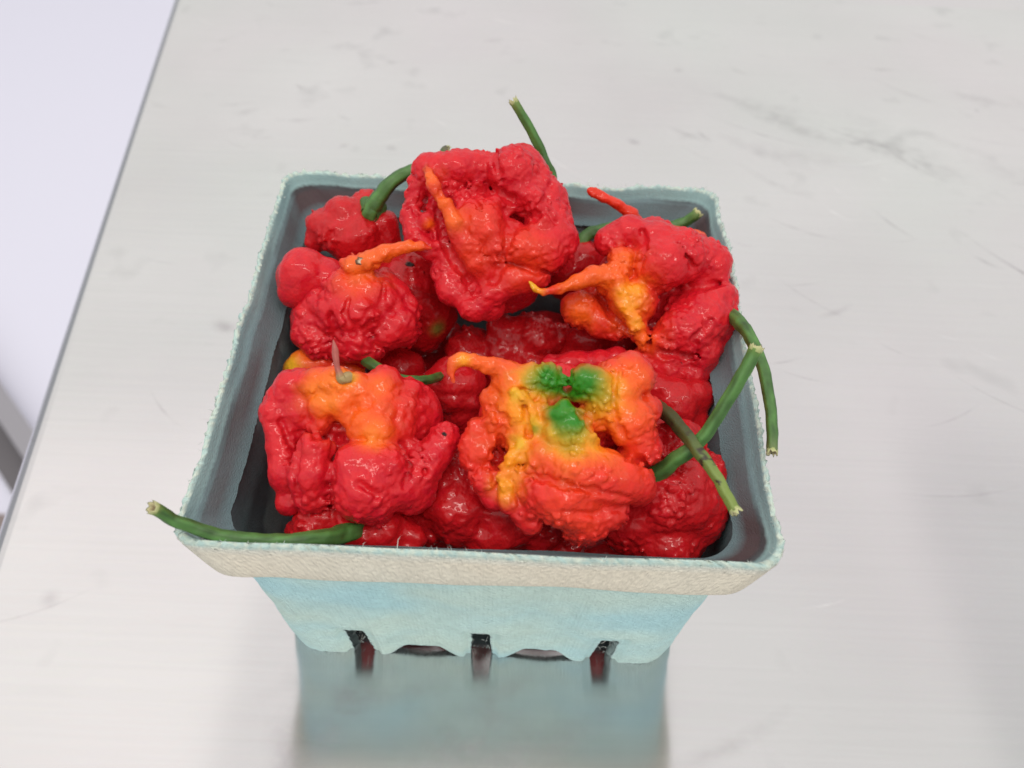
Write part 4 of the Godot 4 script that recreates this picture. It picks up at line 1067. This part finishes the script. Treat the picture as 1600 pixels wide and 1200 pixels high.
	p = pepper("dull red crinkled pepper in the middle, between the top and the green tipped ones", Vector3(2, 27, -149), {"warts": 1.05, "grain": 2.2, "warp": 1.1, "cell": 0.42, "color": Color(0.50, 0.011, 0.015)},
		[[-0.9, 17.7, -0.9, 5.6], [-4.1, 18.9, -1.3, 4.7], [3.8, 18.5, -0.4, 5.3], [8.1, 18.2, -0.9, 4.1], [0.9, 19.9, -2.3, 3.4], [-5.4, 15.5, 1.6, 4.4], [-12.6, 13.5, 0.5, 6.3], [-0.5, 10, 3, 9.5], [-7.1, 18.4, 0.6, 2.2, -3.9, 17.4, 2.7, 1.9], [-3.9, 17.4, 2.7, 1.9, -1.5, 15.9, 4.4, 1.9]],
		[],
		[[3.2, 23.9, 0.2, 0.6, 3.9, 22.5, 4.1, 0.6], [3.9, 22.5, 4.1, 0.6, 4.6, 19, 7, 0.6]],
		[])
	p = pepper("dark red pepper with one rolled fold below the hooked orange tail", Vector3(-13, 30, -132), {"warts": 0.25, "warp": 0.7, "color": Color(0.50, 0.011, 0.015)},
		[[0, 15.4, -1.3, 6.5], [-3.1, 16.9, -0.8, 4.1], [2.8, 17, -0.4, 4.1], [2.1, 10.8, 2.4, 5.6], [-3, 12.8, 2.5, 3.2], [5.2, 6.3, 4.4, 6], [-9.2, 9, 1.4, 5.1], [-4, 15.3, 3.2, 1.6, -0.6, 15.1, 4.7, 1.9], [-0.6, 15.1, 4.7, 1.9, 3.8, 15, 4.4, 2]],
		[],
		[[-5.9, 17.2, 4.1, 0.6, -1.2, 18.4, 5, 0.6], [-1.2, 18.4, 5, 0.6, 5.2, 18.8, 4.6, 0.6]],
		[])
	p = pepper("dull red pepper at the back centre with a curved green stem lying to the right", Vector3(16, 40, -170), {"warts": 0.35, "warp": 0.6, "color": Color(0.50, 0.011, 0.015), "cell": 0.6},
		[[-0.1, 11.2, -1.1, 6.2], [4, 11.5, -2, 4.3], [-3.2, 8.9, 0.9, 5.9], [1.9, 6.2, 2.4, 6.6]],
		[],
		[],
		[])
	stalk(p, [[-0.3, 14.2, -2.5, 2.1], [0.6, 16.8, -3.9, 1.6], [3.8, 18.2, -5.5, 1.5], [10.8, 18.8, -7.7, 1.4], [19.9, 18.1, -8.2, 1.3], [25.8, 19.7, -8.6, 1.3], [29, 22.3, -9.5, 1.3]], [[0.9, 1.0, Color(0.12, 0.20, 0.05), 0.0]], true, true, "stem")
	p = pepper("orange red pepper in the far right corner with a thin hooked tail", Vector3(38, 52, -168), {"warts": 0.3, "warp": 0.3, "fine": 0.1, "color": Color(0.68, 0.035, 0.015), "cell": 0.36},
		[[1, 6.3, -0.9, 6], [5.4, 8.3, -1.2, 3.5], [-2.3, 8.2, -2.6, 4.1], [-4.6, 7.2, -2.4, 4.8], [-7.8, 8.2, -3.5, 3.5]],
		[[-8.4, 11.6, -2.1, 2, -11.4, 16.5, -1.4, 1.5], [-11.4, 16.5, -1.4, 1.5, -14.7, 18.9, -1.7, 1.2], [-14.7, 18.9, -1.7, 1.2, -18.3, 20.4, -2, 0.9], [-18.3, 20.4, -2, 0.9, -20.8, 21.1, -2.3, 0.6], [-20.8, 21.1, -2.3, 0.6, -21.6, 21.7, -2.9, 0.4], [-21.6, 21.7, -2.9, 0.4, -20.2, 21.7, -3.4, 0.3], [-20.2, 21.7, -3.4, 0.3, -19, 21.3, -3.4, 0.2]],
		[],
		[[4.7, 11.1, 0.6, 4, Color(0.80, 0.105, 0.012)]])
	p = pepper("red pepper below the orange funnel, dark speck near its top", Vector3(19, 36, -147), {"warts": 0.3, "warp": 0.6, "color": Color(0.50, 0.011, 0.015)},
		[[-0.2, 10.5, -0.5, 4.9], [-3.3, 11.2, -0.8, 3.4], [2.9, 11.3, -1, 4], [1.7, 6.3, 1.8, 5.9], [6.2, 8.6, -0.7, 5.3], [-3.7, 6.1, 0.7, 4.7]],
		[],
		[],
		[])
	mark(p, "speck", Vector3(-4.3, 14.4, -1.4), Vector3(-0.07, 0.69, 0.72), 0.34, Color(0.06, 0.02, 0.02), Color(0.03, 0.01, 0.01))
	p = pepper("red lumpy pepper peeping out behind the green tips", Vector3(16, 42, -133), {"warts": 0.45, "warp": 0.8},
		[[-3.6, 11.2, 0.6, 3.4], [-1.3, 12.6, 0.4, 3.1], [3, 12.9, 0, 3.1], [6.9, 13, -0.9, 2.9], [2.1, 6.9, 1.2, 6.4], [7, 8.6, 0.5, 4.3], [-7.6, 10.8, -0.2, 2.6]],
		[],
		[],
		[])
	p = pepper("deep red pepper low at the front middle under the orange one", Vector3(-4, 38, -98), {"warts": 0.95, "warp": 1.3, "cell": 0.42, "color": Color(0.50, 0.011, 0.015)},
		[[-5.3, 10.4, 0.2, 7.9], [-8, 13.4, -3.1, 5.6], [-2.1, 13.1, -1.2, 4.6], [5, 9.8, 0.8, 7.4], [11.6, 6.8, 3.1, 5.7], [1.3, 6.7, 3.5, 6.4], [-3, 13.3, -5.7, 6.5], [-12.9, 6.5, 2.6, 4.4], [15.7, 4.3, 4.3, 4.4]],
		[],
		[[1.7, 18.5, 0.9, 0.7, 1.1, 16.4, 5.4, 0.7], [1.1, 16.4, 5.4, 0.7, 0.5, 11, 9.1, 0.7], [8.4, 16.2, 3.4, 0.6, 9.6, 10.3, 8.3, 0.6]],
		[])
	p = pepper("deep red densely pimpled pepper low in the front right corner", Vector3(31, 39, -99), {"warts": 1.35, "grain": 1.9, "warp": 0.9, "cell": 0.42, "color": Color(0.50, 0.011, 0.015)},
		[[0.8, 14.4, -0.4, 9.8], [6.1, 11.6, 2, 6.6], [-5.9, 10.4, 3.3, 7.3], [0.7, 7.6, 5.6, 7.6], [7.2, 16.1, -4.2, 5.1], [2.7, 18.8, -8.3, 5.9]],
		[],
		[],
		[])
	p = pepper("deep red pepper low at the front left, half under the curved green stem", Vector3(-31, 44, -90), {"warts": 1.0, "warp": 1.1, "cell": 0.42, "color": Color(0.50, 0.011, 0.015)},
		[[-4.9, 6.3, -0.1, 5.7], [0.8, 6.4, 0.4, 5.4], [7.5, 5.6, 0.3, 5.7], [-8.7, 5.3, 0.2, 3.2], [1.3, 7.3, -4.9, 6.3], [12.4, 4.9, 0.3, 3.7]],
		[],
		[[-1.7, 13, -0.9, 0.5, -0.7, 9, 5, 0.6]],
		[])
	p = pepper("orange pepper with a yellow edge behind the dried brown tail", Vector3(-45, 40, -132), {"warts": 0.3, "warp": 0.5, "color": Color(0.80, 0.105, 0.012), "cell": 0.6},
		[[-2, 9.2, -1.5, 4.4], [1.9, 9.3, -1.6, 4.1], [-4.4, 8.1, -1.2, 2.9], [6.9, 8, -1.5, 4.4], [0.3, 5.5, 0.5, 5]],
		[],
		[],
		[[-4.9, 11.5, 0.8, 2.9, Color(0.72, 0.36, 0.02)], [4.8, 11.3, 0.7, 4.9, Color(0.68, 0.035, 0.015)]])
	p = pepper("dark red pepper in the gap at centre left, with a thin dark green stem", Vector3(-28, 28, -141), {"warts": 0.2, "warp": 0.6, "color": Color(0.50, 0.011, 0.015), "cell": 0.6},
		[[0.2, 12.5, -0.1, 5.9], [-2.2, 14.5, -1.3, 3.7], [3.2, 13.1, -0.8, 4.3], [-1.4, 7.2, 3.5, 6.8], [4.8, 8.4, 2.2, 5.6]],
		[],
		[],
		[])
	stalk(p, [[-7.8, 24, 4.7, 1.3], [-1.8, 29, 13.9, 1.2], [4.3, 30, 18.3, 1.1], [9.3, 28, 16.5, 1], [12.6, 20, 7.4, 1]], [], false, false, "stem")
	p = pepper("red pepper under the right hand one, with a mottled browning stem and torn pale end", Vector3(37, 40, -124), {"warts": 0.35, "warp": 0.7, "color": Color(0.50, 0.011, 0.015), "cell": 0.6},
		[[-1, 10.9, -1.2, 5.6], [-4.7, 12.7, -3.2, 4.5], [3.2, 11.6, -2.8, 4.5], [-2.7, 6.2, 2.3, 6.2], [2.3, 6.4, 1.2, 5.1], [-8.6, 12.1, -5.5, 4.3]],
		[],
		[],
		[])
	stalk(p, [[-6.8, 18, 6.3, 1.6], [-6.1, 26, 15.7, 1.4], [-4.1, 31, 25.6, 1.2], [-1.5, 31, 30.7, 1.1], [0.8, 30, 35.4, 1], [2.3, 29, 38.9, 1]], [[0.0, 0.02, Color(0.05, 0.07, 0.02), 0.0], [0.3, 0.75, Color(0.17, 0.24, 0.05), 0.0], [0.2, 0.3, Color(0.035, 0.025, 0.015), 0.28]], false, true, "stem")
	p = pepper("red pepper low at the right wall with a short green stem stub", Vector3(44, 25, -121), {"warts": 0.3, "warp": 0.7, "color": Color(0.50, 0.011, 0.015), "cell": 0.6},
		[[-2, 6, -1, 6], [1, 7.1, -3.1, 4.5], [-5.7, 6.7, -3.1, 4.5]],
		[],
		[],
		[])
	stalk(p, [[-5.9, 15.1, 0, 1.7], [-8.3, 17.4, -0.2, 1.4], [-9.1, 19.8, -1.6, 1.3]], [], true, false, "stem")
	p = pepper("dark red pepper deep at the left of the pile, seen through the front left slot", Vector3(-32, -5, -98), {"warts": 0.4, "warp": 1.0, "cell": 0.8, "color": Color(0.50, 0.011, 0.015)},
		[[-0.5, 17.5, 0, 8], [-2.5, 10.4, -8.5, 10.6]],
		[],
		[],
		[])
	p = pepper("dark red pepper deep in the middle of the pile behind the middle slot", Vector3(-6, 5, -108), {"warts": 0.4, "warp": 1.0, "cell": 0.8, "color": Color(0.50, 0.011, 0.015)},
		[[0, 11, 0, 11], [-4.9, 8.9, 2.4, 9], [4.9, 12.5, -1.6, 9]],
		[],
		[],
		[])
	p = pepper("dark red pepper deep at the right of the pile, seen through the front right slot", Vector3(24, -5, -98), {"warts": 0.4, "warp": 1.0, "cell": 0.8, "color": Color(0.50, 0.011, 0.015)},
		[[0.5, 17.5, 0, 8], [1.7, 10.4, -8.5, 10.6]],
		[],
		[],
		[])
	p = pepper("dark red pepper at the bottom of the basket by the left wall", Vector3(-27, 11, -136), {"warts": 0.4, "warp": 1.0, "cell": 0.8, "color": Color(0.50, 0.011, 0.015)},
		[[0, 11, 0, 11], [-4.9, 8.9, 2.4, 9], [4.9, 12.5, -1.6, 9]],
		[],
		[],
		[])
	p = pepper("dark red pepper at the bottom in the centre of the basket", Vector3(-4, 9, -134), {"warts": 0.4, "warp": 1.0, "cell": 0.8, "color": Color(0.50, 0.011, 0.015)},
		[[0, 11, 0, 11], [-4.9, 8.9, 2.4, 9], [4.9, 12.5, -1.6, 9]],
		[],
		[],
		[])
	p = pepper("dark red pepper at the bottom of the basket by the right wall", Vector3(19, 11, -140), {"warts": 0.4, "warp": 1.0, "cell": 0.8, "color": Color(0.50, 0.011, 0.015)},
		[[0, 11, 0, 11], [-4.9, 8.9, 2.4, 9], [4.9, 12.5, -1.6, 9]],
		[],
		[],
		[])
	p = pepper("dark red pepper at the bottom by the back wall, left", Vector3(-26, 13, -162), {"warts": 0.4, "warp": 1.0, "cell": 0.8, "color": Color(0.50, 0.011, 0.015)},
		[[0, 11, 0, 11], [-4.9, 8.9, 2.4, 9], [4.9, 12.5, -1.6, 9]],
		[],
		[],
		[])
	p = pepper("dark red pepper at the bottom by the back wall, centre", Vector3(6, 15, -163), {"warts": 0.4, "warp": 1.0, "cell": 0.8, "color": Color(0.50, 0.011, 0.015)},
		[[0, 11, 0, 11], [-4.9, 8.9, 2.4, 9], [4.9, 12.5, -1.6, 9]],
		[],
		[],
		[])
